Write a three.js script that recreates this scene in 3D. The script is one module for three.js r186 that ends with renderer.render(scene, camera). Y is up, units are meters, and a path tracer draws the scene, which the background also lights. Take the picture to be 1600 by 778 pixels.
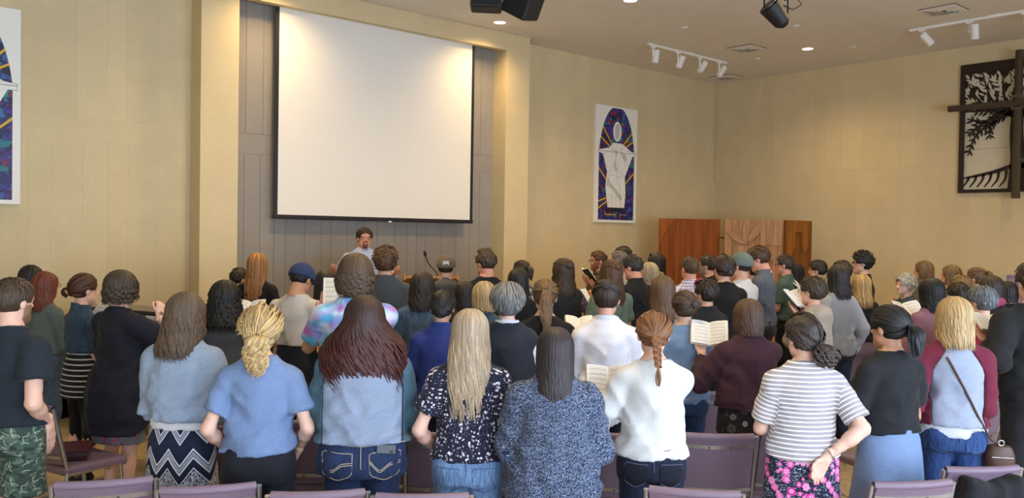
import * as THREE from 'three';
import { mergeGeometries, mergeVertices } from 'three/addons/utils/BufferGeometryUtils.js';
import { RoundedBoxGeometry } from 'three/addons/geometries/RoundedBoxGeometry.js';
import { ImprovedNoise } from 'three/addons/math/ImprovedNoise.js';
import { RectAreaLightUniformsLib } from 'three/addons/lights/RectAreaLightUniformsLib.js';

// ---------------------------------------------------------------- camera, daylight, exposure
const scene = new THREE.Scene();
const deg = Math.PI / 180;
const camera = new THREE.PerspectiveCamera(33.08, 1600 / 778, 0.1, 120);
camera.position.set(0, 2.0, 0);
camera.rotation.order = 'YXZ';
camera.rotation.set(-1.07 * deg, -40.55 * deg, 0.93 * deg);
scene.add(camera);

const renderer = new THREE.WebGLRenderer({ antialias: true });
renderer.toneMapping = THREE.LinearToneMapping;
renderer.toneMappingExposure = 1.1;
renderer.shadowMap.enabled = true;
RectAreaLightUniformsLib.init();

// overcast sky outside the windows of the rear and the right-hand wall
scene.background = new THREE.Color(0.78, 0.93, 1.14);
scene.backgroundIntensity = 3.0;

// the room, in metres: stage wall at z = -10.5, right wall at x = 14.5, ceiling 5.15
const ZW = -10.5, XR = 14.5, XL = -4.5, ZB = 2.3, CEIL = 5.15;
const DAY = new THREE.Color(0.75, 0.92, 1.17), WARM = new THREE.Color(1.0, 0.71, 0.34);
// rear windows: [centre x, width]; sill 0.7, head 3.6
const REAR_WINDOWS = [[-2.6, 2.6], [0.6, 2.6], [3.8, 2.6], [7.0, 2.6]];
const SILL = 0.75, HEAD = 3.3;
for (const [x, w] of REAR_WINDOWS) {           // the daylight that comes in through each opening
  const l = new THREE.RectAreaLight(DAY, 8.0, w - 0.1, HEAD - SILL - 0.1);
  l.position.set(x, (SILL + HEAD) / 2, ZB - 0.02);
  l.lookAt(x, (SILL + HEAD) / 2, ZB - 5);
  scene.add(l);
}

// ---------------------------------------------------------------- small tools
let seedState = 1234567;
const seed = (n) => { seedState = (n * 2654435761 + 12345) >>> 0; };
const rnd = () => { seedState = (Math.imul(seedState, 1664525) + 1013904223) >>> 0; return seedState / 4294967296; };
const rr = (a, b) => a + (b - a) * rnd();
const clamp = (x, a, b) => Math.min(b, Math.max(a, x));
const lerp = (a, b, t) => a + (b - a) * t;
const sstep = (a, b, x) => { const t = clamp((x - a) / (b - a), 0, 1); return t * t * (3 - 2 * t); };
const perlin = new ImprovedNoise();
const noise = (x, y, z) => perlin.noise(x + 31.7, y + 17.3, z + 53.1);
const V = (x, y, z) => new THREE.Vector3(x, y, z);
const counts = {};
const numbered = (n) => { const k = counts[n] = (counts[n] ?? -1) + 1; return k ? n + '_' + String(k).padStart(3, '0') : n; };
function tag(o, label, category, group, kind) {
  o.userData = { label, category };
  if (group) o.userData.group = group;
  if (kind) o.userData.kind = kind;
  return o;
}
function mesh(name, geo, mat, parent) {
  const m = new THREE.Mesh(Array.isArray(geo) ? mergeGeometries(geo.map((g) => g.index ? g.toNonIndexed() : g)) : geo, mat);
  m.name = parent ? name : numbered(name);
  (parent ?? scene).add(m);
  return m;
}
function thing(name, label, category, [x, y, z] = [0, 0, 0], turn = 0, group) {
  const o = new THREE.Group();
  o.name = numbered(name);
  o.position.set(x, y, z);
  o.rotation.y = turn;
  scene.add(o);
  return tag(o, label, category, group);
}
function structure(name, label) {
  const o = new THREE.Group();
  o.name = name;
  o.userData = { kind: 'structure', label };
  scene.add(o);
  return o;
}
const box = (w, h, d, x = 0, y = 0, z = 0) => new THREE.BoxGeometry(w, h, d).translate(x, y, z);
const rbox = (w, h, d, r, x = 0, y = 0, z = 0) => new RoundedBoxGeometry(w, h, d, 2, r).translate(x, y, z);
function tube(pts, r, sides = 8, seg = 0, closed = false) {
  return new THREE.TubeGeometry(new THREE.CatmullRomCurve3(pts.map((p) => p.isVector3 ? p : V(...p)), closed, 'catmullrom', 0.2), seg || pts.length * 6, r, sides, closed);
}
function bar(a, b, r, sides = 8, r2 = r) {
  const A = V(...a), B = V(...b), g = new THREE.CylinderGeometry(r2, r, A.distanceTo(B), sides);
  g.applyQuaternion(new THREE.Quaternion().setFromUnitVectors(V(0, 1, 0), B.clone().sub(A).normalize()));
  return g.translate((A.x + B.x) / 2, (A.y + B.y) / 2, (A.z + B.z) / 2);
}

// ---------------------------------------------------------------- textures
function dataTex(n, fn, srgb, tileW, tileH = tileW) {
  const a = new Uint8Array(n * n * 4);
  for (let j = 0; j < n; j++) for (let i = 0; i < n; i++) {
    const c = fn(i / n, j / n), k = (j * n + i) * 4;
    if (typeof c === 'number') a[k] = a[k + 1] = a[k + 2] = clamp(c, 0, 1) * 255;
    else for (let q = 0; q < 3; q++) a[k + q] = clamp(c[q], 0, 1) * 255;
    a[k + 3] = 255;
  }
  const t = new THREE.DataTexture(a, n, n);
  t.wrapS = t.wrapT = THREE.RepeatWrapping; t.magFilter = THREE.LinearFilter; t.minFilter = THREE.LinearMipmapLinearFilter; t.generateMipmaps = true;
  if (srgb) t.colorSpace = THREE.SRGBColorSpace;
  t.repeat.set(1 / tileW, 1 / tileH);
  t.needsUpdate = true;
  return t;
}
function canvasTex(w, h, draw, tileW, tileH) {
  const c = document.createElement('canvas'); c.width = w; c.height = h;
  draw(c.getContext('2d'), w, h);
  const t = new THREE.CanvasTexture(c);
  t.colorSpace = THREE.SRGBColorSpace; t.wrapS = t.wrapT = THREE.RepeatWrapping;
  t.repeat.set(1 / (tileW ?? 1), 1 / (tileH ?? 1));
  return t;
}
// tileable value noise
function tileNoise(px, py, sd) {
  const h = (i, j) => { let n = Math.imul(((i % px) + px) % px, 374761393) + Math.imul(((j % py) + py) % py, 668265263) + sd * 1442695; n = Math.imul(n ^ (n >>> 13), 1274126177); return ((n ^ (n >>> 16)) >>> 0) / 4294967295; };
  return (u, v) => {
    const x = u * px, y = v * py, i = Math.floor(x), j = Math.floor(y), fx = x - i, fy = y - j, a = fx * fx * (3 - 2 * fx), b = fy * fy * (3 - 2 * fy);
    return lerp(lerp(h(i, j), h(i + 1, j), a), lerp(h(i, j + 1), h(i + 1, j + 1), a), b);
  };
}
const n4 = tileNoise(4, 4, 1), n9 = tileNoise(9, 9, 2), n24 = tileNoise(24, 24, 3), n64 = tileNoise(64, 64, 4), n128 = tileNoise(128, 128, 5);
const nWarp = tileNoise(96, 12, 6), nStrand = tileNoise(90, 3, 7), nStrand2 = tileNoise(40, 2, 8), nGrain = tileNoise(60, 3, 9), nGrain2 = tileNoise(14, 2, 10);
const T = {
  fabric: dataTex(256, (u, v) => 0.94 + 0.06 * (n128(u, v) - 0.5) + 0.05 * (n64(u, v) - 0.5) + 0.02 * (n9(u, v) - 0.5), true, 0.14),
  heather: dataTex(256, (u, v) => 0.88 + 0.16 * (n128(u, v) - 0.5) + 0.10 * (n64(u, v) - 0.5) + 0.08 * (nWarp(v, u) - 0.5), true, 0.10),
  weave: dataTex(256, (u, v) => 0.5 + 0.35 * (n128(u, v) - 0.5) + 0.3 * (n64(u, v) - 0.5) + 0.25 * (n24(u, v) - 0.5), false, 0.2),
  denim: dataTex(256, (u, v) => { const k = 0.78 + 0.30 * (nWarp(u, v) - 0.5) + 0.18 * (n128(u, v) - 0.5) + 0.14 * (n4(u, v) - 0.5); return [k, k, k]; }, true, 0.35),
  strand: dataTex(256, (u, v) => 0.84 + 0.32 * (nStrand(u, v) - 0.5) + 0.32 * (nStrand2(u, v) - 0.5), true, 0.20, 0.5),
  wood: dataTex(512, (u, v) => { const k = 0.80 + 0.22 * (nGrain(u, v) - 0.5) + 0.16 * (nGrain2(u + 0.06 * n4(u, v), v) - 0.5); return [k, k * (0.97 + 0.03 * n9(u, v)), k * 0.95]; }, true, 0.6, 1.8),
  paint: dataTex(256, (u, v) => 0.96 + 0.02 * (n64(u, v) - 0.5) + 0.02 * (n9(u, v) - 0.5) + 0.015 * (n4(u, v) - 0.5), true, 1.7),
  paintBump: dataTex(256, (u, v) => 0.5 + 0.3 * (n128(u, v) - 0.5) + 0.3 * (n24(u, v) - 0.5), false, 0.6),
  floor: dataTex(512, (u, v) => { const k = 0.86 + 0.10 * (n128(u, v) - 0.5) + 0.12 * (n24(u, v) - 0.5) + 0.10 * (n4(u, v) - 0.5); return [k, k * 0.985, k * 0.96]; }, true, 1.5),
};
const std = (o) => new THREE.MeshStandardMaterial(o);
// ---------------------------------------------------------------- the room shell
const M = {
  beige: std({ color: '#dfca9e', map: T.paint, roughness: 0.72, bumpMap: T.paintBump, bumpScale: 0.0006 }),
  beigeB: std({ color: '#ddc89c', map: T.paint, roughness: 0.72, bumpMap: T.paintBump, bumpScale: 0.0006 }),
  beigeC: std({ color: '#e1cca0', map: T.paint, roughness: 0.72, bumpMap: T.paintBump, bumpScale: 0.0006 }),
  groove: std({ color: '#d5c094', roughness: 0.9 }),
  grey: std({ color: '#9c948a', map: T.paint, roughness: 0.7, bumpMap: T.paintBump, bumpScale: 0.0006 }),
  greyB: std({ color: '#978f85', map: T.paint, roughness: 0.7 }),
  greyGroove: std({ color: '#5d574f', roughness: 0.9 }),
  ceil: std({ color: '#ebe5d6', map: T.paint, roughness: 0.9 }),
  floor: std({ color: '#c4ad87', map: T.floor, roughness: 0.38 }),
  carpet: std({ color: '#6d675f', map: T.floor, roughness: 0.95 }),
  white: std({ color: '#eeeae2', roughness: 0.55 }),
  screen: std({ color: '#ece6dc', roughness: 0.8 }),
  black: std({ color: '#17161a', roughness: 0.55 }),
  blackGloss: std({ color: '#0b0b0d', roughness: 0.12 }),
  chrome: std({ color: '#b9b7b8', roughness: 0.28, metalness: 0.9 }),
  steelDark: std({ color: '#55535a', roughness: 0.4, metalness: 0.6 }),
  glow: std({ color: '#fff3dc', emissive: '#ffe2b4', emissiveIntensity: 6 }),
  glass: new THREE.MeshPhysicalMaterial({ color: '#ffffff', transmission: 1, roughness: 0.02, thickness: 0, ior: 1.45 }),
};
// uv in metres for boxes: planar by the dominant axis of the normal
function metreUV(g) {
  const p = g.attributes.position, n = g.attributes.normal, u = g.attributes.uv;
  for (let i = 0; i < p.count; i++) {
    const ax = Math.abs(n.getX(i)), ay = Math.abs(n.getY(i)), az = Math.abs(n.getZ(i));
    if (ay > ax && ay > az) u.setXY(i, p.getX(i), p.getZ(i));
    else if (ax > az) u.setXY(i, p.getZ(i), p.getY(i));
    else u.setXY(i, p.getX(i), p.getY(i));
  }
  return g;
}
{
  const fl = mesh('floor', metreUV(box(XR - XL + 0.6, 0.2, ZB - ZW + 0.6, (XL + XR) / 2, -0.1, (ZB + ZW) / 2)), M.floor);
  fl.userData = { kind: 'structure', label: 'tan sheet vinyl floor of the hall' };
  const ce = mesh('ceiling', metreUV(box(XR - XL + 0.6, 0.2, ZB - ZW + 0.6, (XL + XR) / 2, CEIL + 0.1, (ZB + ZW) / 2)), M.ceil);
  ce.userData = { kind: 'structure', label: 'flat painted ceiling with downlights and vents' };

  // grooved board siding: every board a piece, in two tiers with a flat band between them
  const SEAM = [2.975, 3.235];
  function siding(parent, from, to, place, mats, sd, lo = 0, wide = [0.20, 0.42], gap = 0.0008) {
    seed(sd);
    for (const [y0, y1] of [[lo, SEAM[0] - 0.0015], [SEAM[1] + 0.003, CEIL]]) {
      let a = from;
      while (a < to - 0.01) {
        let w = rr(...wide); if (to - a - w < 0.12) w = to - a;
        const g = metreUV(box(w - gap, y1 - y0, 0.003, a + w / 2, (y0 + y1) / 2, 0));
        place(mesh('board', g, mats[Math.floor(rnd() * mats.length)], parent));
        a += w;
      }
    }
    place(mesh('band', metreUV(box(to - from, SEAM[1] - SEAM[0] - 0.003, 0.003, (from + to) / 2, (SEAM[0] + SEAM[1]) / 2, 0)), mats[0], parent));
  }
  const beiges = [M.beige, M.beigeB, M.beigeC];
  const ws = structure('wall_stage', 'beige grooved board wall behind the stage');
  mesh('core', box(XR - XL + 0.6, CEIL, 0.3, (XL + XR) / 2, CEIL / 2, ZW - 0.1535), M.groove, ws);
  siding(ws, XL, 3.9, (m) => { m.position.z = ZW - 0.0015; }, beiges, 11);
  siding(ws, 8.8, XR, (m) => { m.position.z = ZW - 0.0015; }, beiges, 12);
  const wr = structure('wall_right', 'beige grooved board wall with the tree panel');
  mesh('core', box(0.3, CEIL, ZB - ZW, XR + 0.1535, CEIL / 2, (ZB + ZW) / 2), M.groove, wr);
  siding(wr, -ZB, -ZW, (m) => { m.rotation.y = Math.PI / 2; m.position.x = XR + 0.0015; m.position.z = 0; }, beiges, 13);
  const wl = structure('wall_left', 'plain beige side wall');
  mesh('core', metreUV(box(0.3, CEIL, ZB - ZW, XL - 0.15, CEIL / 2, (ZB + ZW) / 2)), M.beige, wl);
  // the recess behind the stage, clad in grey boards
  const wg = structure('wall_recess', 'grey vertical board wall of the stage recess');
  mesh('backing', box(4.4, CEIL, 0.02, 6.36, CEIL / 2, ZW + 0.002), M.greyGroove, wg);
  siding(wg, 4.19, 8.53, (m) => { m.position.z = ZW + 0.0145; }, [M.grey, M.greyB, M.grey], 21, 0, [0.13, 0.30], 0.005);
  // pillars and soffit that frame the recess
  const ZF = -10.17;
  const frame = (n, g, label) => { const m = mesh(n, metreUV(g), M.beigeC); m.userData = { kind: 'structure', label }; };
  frame('trim_1', box(0.47, CEIL, ZF - ZW + 0.05, 3.955, CEIL / 2, (ZF + ZW) / 2 - 0.025), 'beige pillar left of the projection screen');
  frame('trim_2', box(0.485, CEIL, ZF - ZW + 0.05, 8.772, CEIL / 2, (ZF + ZW) / 2 - 0.025), 'beige pillar right of the projection screen');
  frame('trim_3', box(4.34, CEIL - 4.885, 0.12, 6.36, (CEIL + 4.885) / 2, ZF - 0.06), 'beige soffit above the projection screen');
  frame('trim_4', box(0.025, 2.05, 0.02, XR - 0.02, 4.12, ZW + 0.02), 'thin conduit cover in the far corner');

  // rear wall with real window openings
  const wb = structure('wall_rear', 'beige rear wall with large windows');
  const put = (x0, x1, y0, y1) => mesh('wall_piece', metreUV(box(x1 - x0, y1 - y0, 0.3, (x0 + x1) / 2, (y0 + y1) / 2, ZB + 0.15)), M.beige, wb);
  put(XL - 0.3, XR + 0.3, 0, SILL); put(XL - 0.3, XR + 0.3, HEAD, CEIL);
  let a = XL - 0.3;
  for (const [x, w] of REAR_WINDOWS) { put(a, x - w / 2, SILL, HEAD); a = x + w / 2; }
  put(a, XR + 0.3, SILL, HEAD);
  REAR_WINDOWS.forEach(([x, w], i) => {
    const o = structure('window_' + (i + 1), 'tall rear window with white frame');
    const h = HEAD - SILL, cy = (HEAD + SILL) / 2;
    for (const k of [-1, 0, 1]) mesh('frame_bar', box(0.07, h, 0.08, x + k * (w / 2 - 0.035), cy, ZB + 0.15), M.white, o);
    for (const k of [-1, 1]) mesh('frame_bar', box(w, 0.07, 0.08, x, cy + k * (h / 2 - 0.035), ZB + 0.15), M.white, o);
    for (const k of [-1, 1]) mesh('pane', box(w / 2 - 0.1, h - 0.14, 0.006, x + k * w / 4, cy, ZB + 0.15), M.glass, o);
  });
  // low platform for the leader
  const st = mesh('trim_5', metreUV(box(4.6, 0.2, 1.75, 6.3, 0.1, -9.28)), M.carpet);
  st.userData = { kind: 'structure', label: 'low carpeted stage platform' };
}

// ---------------------------------------------------------------- ceiling fittings
{
  const spots = [
    [8.005, -9.72, 'round recessed ceiling downlight nearest the projection screen', 12],
    [8.51, -7.59, 'round recessed ceiling downlight at the top edge, cut by the frame'],
    [12.8, -7.48, 'round recessed ceiling downlight above the wooden screens', 14],
    [4.6, -9.72, 'recessed downlight above the left pillar, out of frame', 12],
    [4.2, -7.5, 'recessed downlight over the left rows, out of frame'],
    [8.5, -4.0, 'recessed downlight over the middle rows, out of frame'],
    [12.1, -3.1, 'recessed downlight over the right rows, out of frame', 14],
    [3.6, -3.6, 'recessed downlight over the near rows, out of frame'],
  ];
  for (const [x, z, label, power = 26] of spots) {
    const o = thing('downlight', label, 'ceiling light', [x, CEIL, z], 0, 'recessed ceiling downlights');
    const ring = new THREE.LatheGeometry([[0.085, -0.001], [0.088, -0.008], [0.10, -0.010], [0.112, -0.006], [0.115, 0]].map(([a, b]) => new THREE.Vector2(a, b)), 32);
    mesh('trim_ring', ring, M.white, o);
    mesh('lamp_lens', new THREE.CylinderGeometry(0.086, 0.086, 0.004, 32).translate(0, -0.003, 0), M.glow, o);
    const l = new THREE.SpotLight(WARM, power, 0, 75 * deg, 1, 2);
    l.position.set(0, -0.03, 0); l.target.position.set(0, -3, 0); l.shadow.radius = 4;
    o.add(l, l.target);
  }
  // vents: square diffusers of nested louvres
  for (const [x, z, label] of [[12.06, -8.16, 'square ceiling vent behind the white track light'], [13.95, -9.88, 'square ceiling vent in the far corner'], [11.93, -4.95, 'square ceiling vent near the right wall']]) {
    const o = thing('ceiling_vent', label, 'vent', [x, CEIL, z], 0, 'square ceiling vents');
    mesh('backing', box(0.48, 0.006, 0.48, 0, -0.003, 0), M.black, o);
    for (let k = 0; k < 4; k++) {
      const r = 0.235 - k * 0.052, g = [];
      for (let q = 0; q < 4; q++) { const b = box(2 * r - 0.01, 0.004, 0.046, 0, 0, 0).rotateX(-0.25).translate(0, -0.016, r - 0.02); g.push(b.rotateY(q * Math.PI / 2)); }
      mesh('louvre', g, M.ceil, o);
    }
  }
  for (const [x, z, where] of [[10.2, -8.0, 'left of the four-headed track light'], [11.3, -6.8, 'below the stage light'], [12.9, -8.5, 'between the vents in the corner'], [11.1, -9.4, 'under the four-headed track light'], [13.2, -6.9, 'right of the bright downlight']]) {
    const o = thing('sprinkler', 'small flush ceiling sprinkler cover ' + where, 'sprinkler', [x, CEIL, z], 0, 'flush ceiling sprinklers');
    mesh('cover_plate', new THREE.CylinderGeometry(0.045, 0.05, 0.012, 20).translate(0, -0.006, 0), M.white, o);
    mesh('rim', new THREE.TorusGeometry(0.052, 0.004, 6, 20).rotateX(Math.PI / 2).translate(0, -0.003, 0), M.white, o);
  }
  function trackLight(label, a, b, heads) {
    const A = V(...a), B = V(...b), o = thing('track_light', label, 'track light', a);
    const d = B.clone().sub(A), L = d.length(); o.rotation.y = -Math.atan2(d.z, d.x);
    mesh('rail', box(L, 0.035, 0.036, L / 2, 0, 0), M.white, o);
    mesh('power_feed', box(0.16, 0.05, 0.06, L * 0.5, 0.02, 0), M.white, o);
    for (const [t, yaw, tilt] of heads) {
      const h = new THREE.Group(); h.name = 'lamp_head'; o.add(h); h.position.set(t * L, -0.02, 0);
      mesh('stem', [box(0.09, 0.03, 0.036, 0, -0.01, 0), bar([0, 0, 0], [0, -0.16, 0], 0.014, 10)], M.white, h);
      const g = [new THREE.CylinderGeometry(0.055, 0.055, 0.20, 18, 1, true), new THREE.CylinderGeometry(0.055, 0.04, 0.02, 18).translate(0, -0.10, 0), new THREE.CylinderGeometry(0.049, 0.049, 0.2, 18, 1, true)];
      const can = mesh('shade', g, M.white, h);
      const dark = mesh('lamp_opening', new THREE.CylinderGeometry(0.047, 0.047, 0.01, 18).translate(0, 0.075, 0), M.black, h);
      for (const m of [can, dark]) { m.rotation.set(tilt, yaw, 0, 'YXZ'); m.position.set(0.07, -0.15, 0); }
    }
  }
  trackLight('white four-headed track light in front of the far corner', [10.6, 5.13, -9.05], [12.76, 5.13, -9.05], [[0.06, 0, 0.15], [0.36, 0.6, 0.4], [0.64, 1.2, 0.6], [0.9, 1.2, 0.6]]);
  trackLight('white three-headed track light along the right wall', [12.69, 5.13, -5.75], [12.69, 5.13, -3.4], [[0.08, -1.0, 0.7], [0.36, 0.0, 0.15], [0.66, 0.3, 0.2]]);
}
// ---------------------------------------------------------------- projection screen
{
  const o = thing('projection_screen', 'large pulled-down white projection screen with black border', 'screen', [6.357, 2.15, -10.30]);
  mesh('screen_fabric', metreUV(box(3.17, 2.80, 0.008, 0, 0.04 + 1.40, 0)), M.screen, o);
  for (const s of [-1, 1]) mesh('side_border', box(0.05, 2.80, 0.012, s * 1.605, 1.44, 0), M.black, o);
  mesh('bottom_bar', rbox(3.28, 0.055, 0.035, 0.012, 0, 0.02, 0), M.black, o);
  mesh('pull_tab', rbox(0.05, 0.02, 0.03, 0.006, 0.13, -0.012, 0.01), M.white, o);
  mesh('roller_case', rbox(3.5, 0.12, 0.11, 0.03, 0, 2.90, -0.05), M.black, o);
  for (const s of [-1, 1]) mesh('hanging_clip', box(0.12, 0.02, 0.06, s * 1.35, 2.76, 0.03), M.steelDark, o);
}

// ---------------------------------------------------------------- painted stained-glass style panels
function iconTexture(sd) {
  return canvasTex(560, 1060, (g, W, H) => {
    seed(sd);
    g.fillStyle = '#f0ece2'; g.fillRect(0, 0, W, H);
    const arch = () => { g.beginPath(); g.moveTo(38, H - 22); g.lineTo(38, 420); g.bezierCurveTo(60, 200, 130, 60, 215, 12); g.lineTo(345, 12); g.bezierCurveTo(430, 60, 500, 200, 522, 420); g.lineTo(522, H - 22); g.closePath(); };
    g.save(); arch(); g.clip();
    g.fillStyle = '#231a52'; g.fillRect(0, 0, W, H);
    const cols = ['#241c66', '#2c2480', '#38309a', '#1a1440', '#4a2a72', '#1d3f86', '#20707c', '#31589c', '#5a2f86', '#1b1236', '#7a2436', '#2a6f9a', '#3b2d8a'];
    for (let k = 0; k < 900; k++) {
      const x = rr(0, W), y = rr(0, H), a = rr(0, 6.28), r = rr(14, 46);
      g.fillStyle = cols[Math.floor(rnd() * cols.length)]; g.beginPath();
      for (let q = 0; q < 4; q++) { const an = a + q * 1.57 + rr(-0.5, 0.5), R = r * rr(0.5, 1.1) * (y > 640 ? (q % 2 ? 1.0 : 0.8) : 1); g.lineTo(x + Math.cos(an) * R, y + Math.sin(an) * R); }
      g.closePath(); g.fill(); g.strokeStyle = 'rgba(12,8,32,0.55)'; g.lineWidth = 2; g.stroke();
    }
    for (let k = 0; k < 26; k++) { g.fillStyle = ['#b3372e', '#c4622c', '#2a9a92', '#b78a2a'][k % 4]; const x = rr(40, 520), y = rr(80, H - 40); g.beginPath(); g.moveTo(x, y); g.lineTo(x + rr(10, 30), y + rr(-20, 20)); g.lineTo(x + rr(-10, 20), y + rr(14, 40)); g.fill(); }
    // gold rays out of the figure
    const ray = (x0, y0, x1, y1, w) => { g.strokeStyle = '#2a2112'; g.lineWidth = w + 6; g.beginPath(); g.moveTo(x0, y0); g.lineTo(x1, y1); g.stroke(); g.strokeStyle = '#dcb01e'; g.lineWidth = w; g.stroke(); };
    for (const [a, b, c, d] of [[280, 430, 60, 160], [280, 430, 20, 260], [280, 430, 0, 400], [280, 430, 520, 190], [280, 430, 560, 270], [280, 430, 560, 410], [270, 800, 10, 540], [290, 800, 560, 560], [270, 800, 10, 880], [270, 800, 30, 940]]) ray(a, b, c, d, 13);
    // white robed figure with round head field
    g.restore(); g.save();
    g.fillStyle = '#efece4'; g.strokeStyle = '#4a4842'; g.lineWidth = 2;
    g.beginPath(); g.ellipse(282, 225, 58, 92, 0, 0, 6.3); g.fill(); g.stroke();
    g.beginPath(); g.moveTo(222, 330); g.lineTo(180, 375); g.lineTo(30, 405); g.lineTo(30, 425); g.lineTo(90, 440); g.lineTo(150, 600); g.lineTo(130, 740); g.lineTo(165, 925); g.lineTo(395, 925); g.lineTo(410, 780); g.lineTo(395, 640); g.lineTo(500, 440); g.lineTo(545, 440); g.lineTo(545, 405); g.lineTo(480, 395); g.lineTo(350, 330); g.closePath(); g.fill(); g.stroke();
    g.fillStyle = '#c9c5ba';
    g.beginPath(); g.moveTo(250, 200); g.lineTo(262, 170); g.lineTo(300, 150); g.lineTo(310, 180); g.lineTo(305, 270); g.lineTo(280, 300); g.lineTo(258, 280); g.closePath(); g.fill(); g.stroke();
    for (const p of [[[230, 390], [262, 440], [235, 540], [285, 620], [262, 470], [300, 400]], [[330, 395], [400, 430], [420, 470], [390, 500], [350, 450]], [[160, 640], [200, 700], [330, 800], [370, 840], [330, 860], [230, 760], [150, 720]]]) { g.beginPath(); p.forEach(([x, y]) => g.lineTo(x, y)); g.closePath(); g.fill(); }
    g.lineWidth = 1.6; g.strokeStyle = '#6a675e';
    for (const p of [[[280, 300], [282, 920]], [[222, 330], [210, 560], [140, 740]], [[350, 340], [300, 560], [350, 925]], [[90, 440], [250, 380]], [[480, 400], [330, 380]], [[180, 620], [380, 650]], [[160, 800], [260, 840], [395, 790]], [[230, 700], [225, 925]], [[330, 700], [330, 925]], [[150, 600], [280, 560], [400, 640]], [[420, 470], [340, 640]], [[60, 410], [160, 560]], [[190, 840], [180, 925]]]) { g.beginPath(); p.forEach(([x, y]) => g.lineTo(x, y)); g.stroke(); }
    g.strokeStyle = '#2b2924'; g.lineWidth = 2.5; g.beginPath(); g.moveTo(20, 415); g.lineTo(545, 415); g.stroke();
    g.fillStyle = '#161226'; g.beginPath(); g.moveTo(170, 925); g.lineTo(395, 925); g.lineTo(370, 965); g.lineTo(150, 965); g.fill();
    g.fillStyle = '#c8a01e'; g.fillRect(130, 985, 150, 9); g.fillStyle = '#d8d4c8'; for (let k = 0; k < 9; k++) g.fillRect(330 + k * 11, 986, 7, 5);
    g.restore();
  });
}
for (const [x, label, sd] of [[11.428, 'tall painted arch panel with white robed figure, on the wall right of the pillar', 5], [1.315, 'tall painted arch panel with gold rays, cut by the left edge', 9]]) {
  const o = thing('painted_panel', label, 'wall art', [x, 2.225, ZW]);
  const w = 1.11, h = 2.115;
  mesh('board_body', rbox(w, h, 0.05, 0.006, 0, h / 2, 0.026), M.white, o);
  const p = new THREE.PlaneGeometry(w - 0.012, h - 0.012, 1, 1).translate(0, h / 2, 0.0525);
  mesh('painted_face', p, std({ map: iconTexture(sd), roughness: 0.5 }), o);
}

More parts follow.
